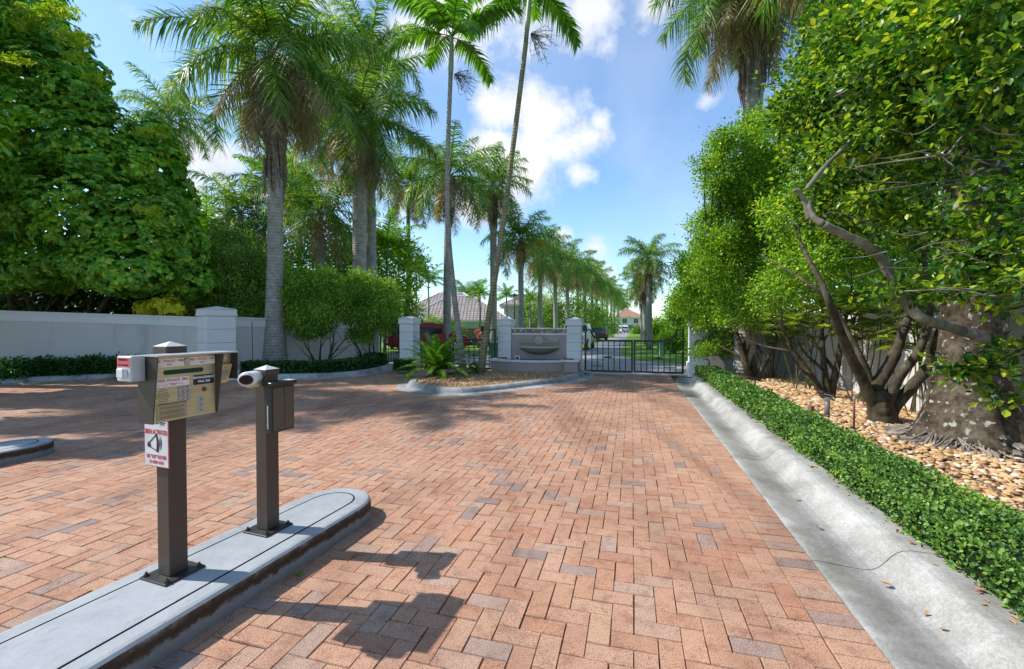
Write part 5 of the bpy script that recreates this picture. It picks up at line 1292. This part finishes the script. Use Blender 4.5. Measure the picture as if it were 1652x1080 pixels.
# shrub by the leaning palm foot
c = G(770,607); tree('small_fern', (c.x,c.y), 'small dark plant at the foot of the leaning slender palm', 'plant', [((c.x-.05,c.y,.30),(.16,.16,.12))], [(.1,0,1),(-.1,0,1)], 'cycad_leaf', 16, 8, .14, 0, seed=92, r0=.01, mode='rosettes', stemL=.2, z0=.13)

# ------------------------------------------------------------------ pebbles, mulch, litter
def blob_t():
    mb = MB(); mb.ball((0,0,0), 1, (1,.72,.42), 7, 5); return np.array(mb.v), mb.f
def pebbles():
    rng = np.random.default_rng(101); tv, tf = blob_t(); n = 13500
    # crowd them where the bed is near
    v = 1.0+13.6*rng.random(n)**1.5; u = 2.25+2.4*rng.random(n)
    k = (v*RC-u*RS) < 40; X = u*RC+v*RS; Y = -u*RS+v*RC
    k = (np.abs(X) < 1.3*Y+.5); X=X[k];Y=Y[k]; n=len(X)
    a = rng.random(n)*6.283; d = np.stack([np.cos(a),np.sin(a),rng.normal(size=n)*.22],-1); up = norm(np.stack([rng.normal(size=n)*.25,rng.normal(size=n)*.25,np.ones(n)],-1))
    sc = (.019+.028*rng.random(n)**1.6)*np.clip(np.hypot(X,Y)/5.5,1,1.7); pos = np.stack([X,Y,.088+rng.random(n)*.03],-1)
    R = frames(d, up)[:, :, [1,0,2]]; R[:,:,0] *= 1
    V,F,S = scatter_arrays(tv, tf, pos, R, sc[:,None]*np.stack([.75+.55*rng.random(n),.75+.6*rng.random(n),.55+.6*rng.random(n)],-1))
    o = mesh_np('pebbles', V, F, S, 'pebble', None, True); tag(o, 'loose tan and cream pebbles covering the right hand bed', 'pebbles', kind='stuff')
pebbles()
def chips():
    rng = np.random.default_rng(102); bx_ = MB().box(-.5,.5,-.5,.5,-.5,.5)
    poly = [(p.x,p.y) for p in bedpoly]; xs=[p[0] for p in poly]; ys=[p[1] for p in poly]
    n = 16000; X = min(xs)+(max(xs)-min(xs))*rng.random(n); Y = min(ys)+(max(ys)-min(ys))*rng.random(n); ins = np.zeros(n,bool)
    j = len(poly)-1
    for i in range(len(poly)):
        xi,yi=poly[i];xj,yj=poly[j]; c=((yi>Y)!=(yj>Y))&(X<(xj-xi)*(Y-yi)/(yj-yi+1e-12)+xi); ins^=c; j=i
    X=X[ins];Y=Y[ins];n=len(X)
    r_ = np.hypot(X-cxm,(Y-cym)*1.3); z=.095+.02*np.clip(1-r_/3,0,1)
    d = norm(rng.normal(size=(n,3))*np.array((1,1,.3))); up = norm(rng.normal(size=(n,3))*.4+np.array((0,0,1)))
    sc = np.stack([.014+.02*rng.random(n),]*3,-1)
    V,F,S = scatter_arrays(np.array(bx_.v)*np.array((1.0,2.6,.35)), bx_.f, np.stack([X,Y,z],-1), frames(d,up), sc[:,0])
    tag(mesh_np('mulch', V, F, S, 'wood_chip'), 'tan wood chip mulch around the cycad and fountain', 'mulch', kind='stuff')
chips()
def leaf_litter():
    rng = np.random.default_rng(103); n = 1500
    v = 1+12.5*rng.random(n); u = np.where(rng.random(n) < .12, 1.68+.10*rng.random(n), 2.3+2.2*rng.random(n))
    X = u*RC+v*RS; Y = -u*RS+v*RC; Z = np.where(u < 2, .136, .125+.02*rng.random(n))
    n2 = 260; t = rng.integers(0, len(LC)-1, n2); o = .06+.10*rng.random(n2)
    P = np.array([tuple(p) for p in inset(LC, 0.0)]); X2 = P[t,0]+rng.normal(size=n2)*.15; Y2 = P[t,1]-o-rng.random(n2)**3*1.2
    X = np.concatenate([X,X2]); Y = np.concatenate([Y,Y2]); Z = np.concatenate([Z,np.full(n2,.008)]); n = len(X)
    a = rng.random(n)*6.283; d = norm(np.stack([np.cos(a),np.sin(a),rng.normal(size=n)*.2],-1)); up = norm(rng.normal(size=(n,3))*.25+np.array((0,0,1)))
    V,F,S = scatter_arrays(LEAF_V*np.array((1,1,2.5)), LEAF_F, np.stack([X,Y,Z],-1), frames(d,up), .02+.04*rng.random(n)**2)
    tag(mesh_np('leaf_litter', V, F, S, 'dry_leaf'), 'scattered small dry leaves on the beds and kerb edges', 'leaf litter', kind='stuff')
leaf_litter()
def litter(spots, m, ll, z, labels, name='fallen_leaf', group='fallen leaves', rs=1):
    rng = random.Random(rs)
    for (p, lb) in zip(spots, labels):
        V = LEAF_V*ll*np.array((1.2,1,2.2)); a = rng.random()*6.3; mb = MB().add([tuple(v) for v in V]+[tuple(v+np.array((0,0,-.0015))) for v in V], [(0,3,2,1),(0,5,4,3),(6,7,8,9),(6,9,10,11)])
        o = mb.build(name, m); o.location = (p.x,p.y,z+.004); o.rotation_euler = (rng.uniform(-.15,.15),rng.uniform(-.15,.15),a); tag(o, lb, 'leaf', group)
litter([G(1440,949),G(1507,995),G(1516,1019)], 'dry_leaf', .055, .012, ['curled brown leaf lying by the gutter joint','small dry leaf in the gutter below the joint','tiny dry leaf nearest the bottom of the gutter'])
litter([G(1281,804),G(1303,766),G(1325,853)], 'dry_leaf', .045, .0, ['pale dry leaf mid way along the gutter','dry leaf fragment farther up the gutter','reddish leaf speck on the gutter floor'], rs=5)
litter([G(249,1073),G(481,924)], 'shrub_leaf', .06, .006, ['fresh green leaf on the bricks beside the near island','small green leaf at the island foot between the post shadows'], rs=3)

# ------------------------------------------------------------------ garden lights and stakes
def bed_post(px, py, Y, h, r, m, name, label, cat, head=None):
    c = AT(px,py,Y); root = empty(name, (c.x,c.y,.085), label=label, cat=cat)
    MB().lathe([(r,0),(r,h)], 12).build('pole', m, root, True)
    return root
r = bed_post(1334,690,6.75,.31,.036,'pvc_grey','spotlight','grey bollard spotlight with tilted dark head in the pebbles behind the hedge','garden light')
MB().lathe([(.041,.27),(.041,.335),(.02,.345)], 14).build('collar', 'metal_grey', r, True)
M = Matrix.Translation((-.03,0,.385))@Matrix.Rotation(math.radians(14),4,'Y'); MB().box(-.10,.10,-.06,.06,-.02,.025,.014).xf(M).build('lamp_head', 'bronze_dark', r); MB().box(-.06,.08,-.063,-.0605,-.018,-.004).xf(M).build('lens', 'lamp_clear', r)
r = bed_post(1377,715,6.05,.44,.014,'rust','stake','thin rusty pipe stake standing beside the grey bollard spotlight','stake'); MB().lathe([(.017,.41),(.017,.45),(.006,.455)], 10).build('cap', 'metal_grey', r)
r = bed_post(1218,640,9.9,.20,.016,'pvc_grey','spotlight','low black tilted spotlight under the twisted dark tree','garden light')
M = Matrix.Translation((-.05,0,.24))@Matrix.Rotation(math.radians(12),4,'Y'); MB().box(-.17,.17,-.06,.06,-.03,.03,.02).xf(M).build('lamp_head', 'bronze_dark', r)
r = bed_post(1190,632,10.2,.30,.015,'rust','stake','short brown stake just left of the low black spotlight','stake'); MB().lathe([(.018,.28),(.018,.31),(.005,.315)], 10).build('cap', 'rust', r)
r = bed_post(1144,604,12.7,.42,.014,'gate_black','stake','thin black bent pipe stake before the plaque pillar','stake'); MB().tube([(0,0,.42),(-.05,0,.46),(-.12,0,.47)], .012, 6).build('elbow', 'gate_black', r)
c = AT(1308,680,6.9); r = empty('marker_block', (c.x,c.y,.085), .2, label='small square brown block among the pebbles left of the bollard spotlight', cat='block'); MB().box(-.035,.035,-.035,.035,-.02,.17,.006).build('block_body', 'concrete_post', r)
r = bed_post(1319,683,6.85,.12,.012,'pvc_grey','sprinkler','tiny grey sprinkler head between marker block and bollard spotlight','sprinkler'); MB().lathe([(.016,.10),(.016,.13),(.006,.135)], 10).build('nozzle', 'metal_grey', r)
# thin pole on the left wall bed
c = AT(407,580,12.9); r = empty('stake', (c.x,c.y,.08), label='thin dark stake against the grey wall right of the large pillar', cat='stake'); MB().tube([(0,0,0),(.01,0,.7),(.0,0,1.55)], .010, 6).build('pole', 'gate_black', r)

# ------------------------------------------------------------------ houses, cars, things beyond the gate
def uvroof(mb, name, m, parent, tri_uv):
    o = mb.build(name, m, parent); me = o.data; uv = me.uv_layers.new(name='UVMap')
    for p in me.polygons:
        n = p.normal; t = Vector((0,0,1)).cross(n); t = t.normalized() if t.length > 1e-4 else Vector((1,0,0)); s = n.cross(t)
        for li in p.loop_indices:
            co = me.vertices[me.loops[li].vertex_index].co; uv.data[li].uv = (co.dot(t), co.dot(s))
    return o
def hip(mb, x0,x1,y0,y1,ze,zr,over=.45,ins=None):
    x0-=over;x1+=over;y0-=over;y1+=over; w=min(x1-x0,y1-y0)/2
    if x1-x0 >= y1-y0: a,b=(x0+w,(y0+y1)/2,zr),(x1-w,(y0+y1)/2,zr); mb.add([(x0,y0,ze),(x1,y0,ze),(x1,y1,ze),(x0,y1,ze),a,b],[(0,1,5,4),(1,2,5),(2,3,4,5),(3,0,4),(3,2,1,0)])
    else: a,b=((x0+x1)/2,y0+w,zr),((x0+x1)/2,y1-w,zr); mb.add([(x0,y0,ze),(x1,y0,ze),(x1,y1,ze),(x0,y1,ze),a,b],[(0,1,4),(1,2,5,4),(2,3,5),(3,0,4,5),(3,2,1,0)])
    return mb
def house(px, Y, rz, wings, label, roofm, wins, name='house', wallm='house_wall'):
    c = AT(px,560,Y); r = empty(name, (c.x,c.y,-.03), rz, label=label, cat='house')
    for i,(x0,x1,y0,y1,ze,zr) in enumerate(wings):
        MB().box(x0,x1,y0,y1,0,ze-.02).build('wall', wallm, r)
        MB().box(x0-.5,x1+.5,y0-.5,y1+.5,ze-.16,ze-.02).build('eave_board', 'house_trim', r)
        rf = uvroof(hip(MB(),x0,x1,y0,y1,ze,zr), 'roof', roofm, r, None)
        ov=.45; w=min(x1-x0,y1-y0)/2+ov
        rd = MB()
        if x1-x0>=y1-y0:
            A,B=Vector((x0-ov+w,(y0+y1)/2,zr)),Vector((x1+ov-w,(y0+y1)/2,zr))
            for p,q in ((A,B),(A,(x0-ov,y0-ov,ze)),(B,(x1+ov,y0-ov,ze))): rd.tube([p,Vector(q)], .07, 6)
        else:
            A,B=Vector(((x0+x1)/2,y0-ov+w,zr)),Vector(((x0+x1)/2,y1+ov-w,zr))
            for p,q in ((A,B),(A,(x0-ov,y0-ov,ze)),(A,(x1+ov,y0-ov,ze))): rd.tube([p,Vector(q)], .07, 6)
        rd.build('ridge_tiles', 'house_trim', rf)
    for (x,z,w,h,y,arch) in wins:
        P = [(x-w/2,z),(x+w/2,z),(x+w/2,z+h)]+([(x+w/2*math.cos(math.pi*k/8), z+h+.3*w*math.sin(math.pi*k/8)) for k in range(1,8)] if arch else [])+[(x-w/2,z+h)]
        f = MB().xprism([((a-x)*1.14+x,(b-z-h/2)*1.1+z+h/2) for a,b in P], y-.05, y-.003).build('window', 'house_trim', r)
        MB().xprism(P, y-.07, y-.051).build('pane', 'window_dark', f)
        MB().box(x-.02,x+.02,y-.085,y-.0705,z,z+h).build('mullion', 'house_trim', f)
    return r
house(738, 45, 0, [(-7,4.6,0,9,2.35,5.3),(-4.2,5.2,-4,3,2.1,4.6),(4.7,11,3,10,3.9,5.5),(-13,-4.5,-1,6,2.6,4.5)], 'pale house with brown tiled hip roofs behind the left gate', 'roof_tile',
      [(-.9,.75,1.0,.8,-4,True),(3.1,.75,.9,.8,-4,False),(-3,.75,1.2,.9,-4,False),(7,2.6,.9,.9,3,False),(-9,.9,1.4,1.1,-1,False)])
house(872, 62, 0, [(-4.5,3,0,8,2.3,4.9)], 'house with orange tiled roof partly behind the avenue palms', 'roof_tile_orange', [(-2,.8,1.2,1.1,0,False),(1,.8,1.2,1.1,0,False)])
house(1016, 118, 0, [(-4,4,0,8,4.0,6.6)], 'distant cream house with orange roof at the end of the road', 'roof_tile_orange', [(-1.4,2.4,1.2,1.2,0,False),(1.6,2.4,1.2,1.2,0,False),(.2,.7,1.4,1.2,0,False)])
house(345, 34, .2, [(-4,4,0,6,8.2,9.6)], 'white two storey house glimpsed between mango tree and palms', 'roof_tile', [(-1.5,5.6,1,1.3,0,False),(1.5,5.6,1,1.3,0,False)])
house(1610, 17, -.3, [(-3,5,0,6,2.4,4.2)], 'pale blue grey house partly visible above the right wall', 'roof_tile', [(0,.9,1.2,1.0,0,False)])
# wooden fence panel
c = AT(752,560,40.5); r = empty('wooden_fence', (c.x,c.y,-.03), 0, label='brown board fence section in front of the pale house', cat='fence')
for k in range(11): MB().box(-1.1+k*.2,-1.1+k*.2+.185,-.02,.02,.05,1.35).build('board', 'fence_wood', r)
MB().box(-1.12,1.12,.021,.06,.4,.5).build('rail', 'fence_wood', r)

def car(px, Y, rz, m, label, kind='suv', group=None):
    c = AT(px,560,Y); r = empty('parked_car', (c.x,c.y,-.02), rz, label=label, cat='car', group=group)
    L, W = (4.8,1.9); hb = 1.0; hr = 1.75 if kind != 'sedan' else 1.42
    st = {'suv': [(-2.4,.45,.95,.95,.80),(-2.3,.35,1.02,1.5,.90),(-2.0,.32,1.03,1.72,.94),(0,.30,1.03,1.75,.95),(.7,.30,1.03,1.66,.95),(1.35,.30,1.02,1.05,.94),(2.1,.32,.95,.96,.90),(2.4,.42,.8,.8,.78)],
          'pickup': [(-2.5,.5,1.0,1.0,.85),(-2.4,.4,1.05,1.06,.92),(-.6,.38,1.05,1.06,.94),(-.45,.36,1.05,1.7,.95),(.5,.36,1.05,1.72,.95),(1.15,.36,1.05,1.1,.94),(2.2,.38,1.0,1.02,.92),(2.45,.5,.85,.85,.82)],
          'sedan': [(-2.3,.45,.88,.9,.80),(-2.1,.32,.92,.96,.88),(-1.5,.30,.93,1.0,.9),(-.8,.30,.93,1.38,.92),(.3,.30,.93,1.40,.92),(1.1,.30,.92,.96,.91),(2.0,.32,.82,.84,.88),(2.3,.42,.7,.7,.78)]}[kind]
    vs = []; k = 8
    for x,zb_,zm,zr_,hw in st:
        tw = hw-.18*min(1,max(0,(zr_-zm)/.6)) if zr_-zm > .1 else hw-.05
        vs += [(x,-hw*.95,zb_),(x,-hw,zb_+.2),(x,-hw,zm),(x,-tw,zr_),(x,tw,zr_),(x,hw,zm),(x,hw,zb_+.2),(x,hw*.95,zb_)]
    n = len(st); fs = [(i*k+j, (i+1)*k+j, (i+1)*k+(j+1)%k, i*k+(j+1)%k) for i in range(n-1) for j in range(k)]+[tuple(range(k)), tuple((n-1)*k+j for j in range(k-1,-1,-1))]
    MB().add(vs, fs).build('body', m, r, False)
    # side glass and screens, slightly proud
    cab = [s for s in st if s[3]-s[2] > .3]
    for sg_ in (-1,1):
        P = []
        for s in cab: tw = s[4]-.18*min(1,(s[3]-s[2])/.6); P.append((s, tw))
        mbw = MB(); up_ = [(s[0], sg_*(tw+.012), s[3]-.09) for s,tw in P]; lo = [(s[0], sg_*(s[4]+.012), s[2]+.05) for s,tw in P]; vs = lo+up_; q = len(P)
        mbw.add(vs, [(i,i+1,q+i+1,q+i) for i in range(q-1)]).build('side_window', 'window_dark', r)
    for s0,s1_ in ((st[[i for i,s in enumerate(st) if s in cab][-1]], st[[i for i,s in enumerate(st) if s in cab][-1]+1]), (st[[i for i,s in enumerate(st) if s in cab][0]], st[[i for i,s in enumerate(st) if s in cab][0]-1])):
        a_ = [(s0[0]*.85+s1_[0]*.15, yy, s0[3]*.85+s1_[3]*.15+.012) for yy in (-s0[4]+.25,s0[4]-.25)]; b_ = [(s0[0]*.15+s1_[0]*.85, yy, s0[3]*.15+s1_[3]*.85+.02) for yy in (s0[4]-.16,-s0[4]+.16)]
        MB().add(a_+b_, [(0,1,2,3)]).build('windscreen', 'window_dark', r)
    for x in (-1.5,1.45):
        for y in (-1,1):
            w_ = MB().lathe([(.2,-.11),(.35,-.11),(.37,-.08),(.37,.08),(.35,.11),(.2,.11)], 18).xf(Matrix.Translation((x,y*.86,.37))@Matrix.Rotation(math.radians(90),4,'X')).build('wheel', 'rubber', r)
            MB().lathe([(.05,-.12),(.2,-.115),(.22,-.112),(.22,.112),(.2,.115),(.05,.12)], 12).xf(Matrix.Translation((x,y*.86,.37))@Matrix.Rotation(math.radians(90),4,'X')).build('rim', 'rim_metal', w_)
    for y in (-.68,.68):
        MB().box(st[-1][0]-.06,st[-1][0]+.015,y-.16,y+.16,.62,.76).build('headlight', 'lamp_clear', r); MB().box(st[0][0]-.015,st[0][0]+.06,y-.12,y+.12,.68,.92).build('tail_light', 'lamp_red', r)
    MB().box(st[-1][0]-.05,st[-1][0]+.05,-.78,.78,.40,.55,.02).build('bumper', 'rubber', r); MB().box(st[0][0]-.05,st[0][0]+.05,-.78,.78,.42,.58,.02).build('bumper', 'rubber', r)
    return r
car(693, 26.5, math.radians(12), 'car_red', 'red sport utility car parked behind the left gate', 'suv')
car(931, 30, math.radians(72), 'car_white', 'white pickup partly hidden by the pillar right of the fountain', 'pickup')
car(964, 46, math.radians(80), 'car_dark', 'dark saloon car just beyond the white pickup', 'sedan')
car(1004, 105, math.radians(90), 'car_white', 'white car far down the road under the avenue palms', 'suv', 'distant white cars')
car(1013, 135, math.radians(85), 'car_white', 'farthest small white car at the end of the parked cars', 'sedan', 'distant white cars')
# street lamp
c = AT(830,560,33); r = empty('street_lamp', (c.x,c.y,-.03), label='dark street lamp with lantern head behind the left fountain pillar', cat='street lamp')
MB().lathe([(.10,0),(.10,.3),(.06,.4),(.045,3.35)], 10).build('pole', 'bronze_dark', r, True)
MB().lathe([(.08,3.36),(.19,3.75),(.17,3.78)], 6).build('lantern', 'lamp_clear', r); MB().lathe([(.24,3.785),(.16,3.9),(.03,4.02)], 6).build('lantern_roof', 'bronze_dark', r)
c = AT(1067,575,22.5); r = empty('utility_box', (c.x,c.y,-.03), label='small green utility pedestal on the lawn behind the right gate', cat='utility box')
MB().box(-.13,.13,-.1,.1,0,.68,.02).build('cabinet', 'utility_green', r); MB().box(-.15,.15,-.12,.12,.681,.75,.03).build('lid', 'utility_green', r)
c = AT(801,575,16.2); r = empty('rubbish_bin', (c.x,c.y,-.03), label='dark green wheeled bin just left of the fountain pillar', cat='bin')
MB().add([(-.2,-.22,.06),(.2,-.22,.06),(.2,.22,.06),(-.2,.22,.06),(-.25,-.28,.9),(.25,-.28,.9),(.25,.28,.9),(-.25,.28,.9)],[(0,3,2,1),(4,5,6,7),(0,1,5,4),(1,2,6,5),(2,3,7,6),(3,0,4,7)]).build('bin_body','bin_green',r)
MB().box(-.27,.27,-.3,.3,.901,.96,.02).build('lid','bin_green',r); 
for s in (-1,1): MB().lathe([(.03,-.03),(.1,-.03),(.1,.03),(.03,.03)],12).xf(Matrix.Translation((s*.2,.2,.1))@Matrix.Rotation(math.radians(90),4,'Y')).build('wheel','rubber',r)
# bushes and trees inside the estate
def bush(px, py, Y, rad, label, m='lime_leaf', n=700, ll=.16, seed=1, group='bushes inside the estate', name='bush', lob=None, sp_=.22):
    c = AT(px,py,Y); L_ = lob or [((c.x,c.y,c.z),rad),((c.x+rad[0]*.6,c.y-.2,c.z-.15*rad[2]),(rad[0]*.7,rad[1]*.7,rad[2]*.8)),((c.x-rad[0]*.6,c.y,c.z-.2*rad[2]),(rad[0]*.65,rad[1]*.7,rad[2]*.75))]
    return tree(name, (c.x,c.y), label, 'bush', L_, [(.2,0,1),(-.2,0,1)], m, n, 9, ll, sp_, seed=seed, r0=.08, stemL=max(.6,c.z), group=group, z0=-.02)
bush(1118,505,27,(1.0,1.0,1.5),'bright lime hedge bush behind the right gate post',n=900,seed=201)
bush(1088,548,25,(.8,.7,.45),'low yellow green bush behind the lone lawn palm',n=500,ll=.12,seed=202)
bush(1062,535,36,(.6,.8,1.0),'tall green bush left of the lone lawn palm trunk','lime_leaf',n=500,seed=203)
bush(1140,450,26,(1.2,1.2,2.0),'leafy tree over the right gate post','shrub_leaf',n=1300,seed=204)
bush(1165,530,21,(1.3,1.0,1.3),'green bush wall seen past the plaque pillar','lime_leaf',n=900,seed=205)
bush(1034,538,90,(1.6,2,1.6),'distant grey green trees at the right end of the road','vine_leaf',n=500,ll=.35,seed=206,sp_=.4)
bush(1112,500,60,(2.6,2.5,3.2),'distant dark trees behind the right lawn','shrub_leaf',n=900,ll=.35,seed=207,sp_=.5)
bush(905,505,48,(4.0,2.5,2.3),'round bright green tree above the fountain wall','shrub_leaf',n=1300,ll=.2,seed=208,sp_=.35)
bush(950,520,62,(3.5,2,2.2),'green tree behind the avenue trunks','shrub_leaf',n=700,ll=.25,seed=209,sp_=.4)
bush(960,536,95,(4,3,2.0),'dark far tree at the left end of the road','vine_leaf',n=600,ll=.4,seed=210,sp_=.5)
bush(700,528,32,(1.8,.9,.8),'green bush along the house wall above the red car','shrub_leaf',n=500,ll=.13,seed=211)
bush(632,500,30,(1.6,1.4,2.0),'tall leafy bush left of the house roof','lime_leaf',n=800,ll=.18,seed=212)
bush(780,556,36,(2.2,.7,.5),'low dark green planting at the foot of the house','dark_hedge_leaf',n=500,ll=.12,seed=213)
bush(480,440,24,(3.5,2,2.6),'dense green foliage behind the two thick palm trunks','shrub_leaf',n=1500,ll=.2,seed=214,sp_=.3)
bush(600,420,27,(2.6,2,2.4),'light green foliage behind the shaggy crowned palm','lime_leaf',n=1000,ll=.2,seed=215,sp_=.3)
bush(330,460,20,(2.2,1.5,1.8),'dark foliage between mango tree and viny bush','shrub_leaf',n=1200,ll=.15,seed=216,sp_=.22)
bush(60,490,17.5,(5.5,1.5,2.4),'dark undergrowth inside the shade of the mango tree','dark_hedge_leaf',n=4200,ll=.2,seed=217,sp_=.25)
bush(1300,440,15.8,(3.2,1.2,1.6),'bushes standing behind the right wall','shrub_leaf',n=1500,ll=.13,seed=218,sp_=.2)
bush(1560,380,12.5,(3.5,1.5,2.2),'dark green backdrop tree behind the right wall','shrub_leaf',n=1900,ll=.14,seed=219,sp_=.2)
c = AT(771,545,30); tree('cordyline', (c.x,c.y), 'red leaved plant in front of the pale house', 'plant', [((c.x,c.y,1.2),(.2,.2,.3)),((c.x+.3,c.y,.7),(.2,.2,.25))], [(.1,0,1),(.3,0,1)], 'red_leaf', 6, 5, .34, 0, seed=220, r0=.03, mode='rosettes', stemL=.9)
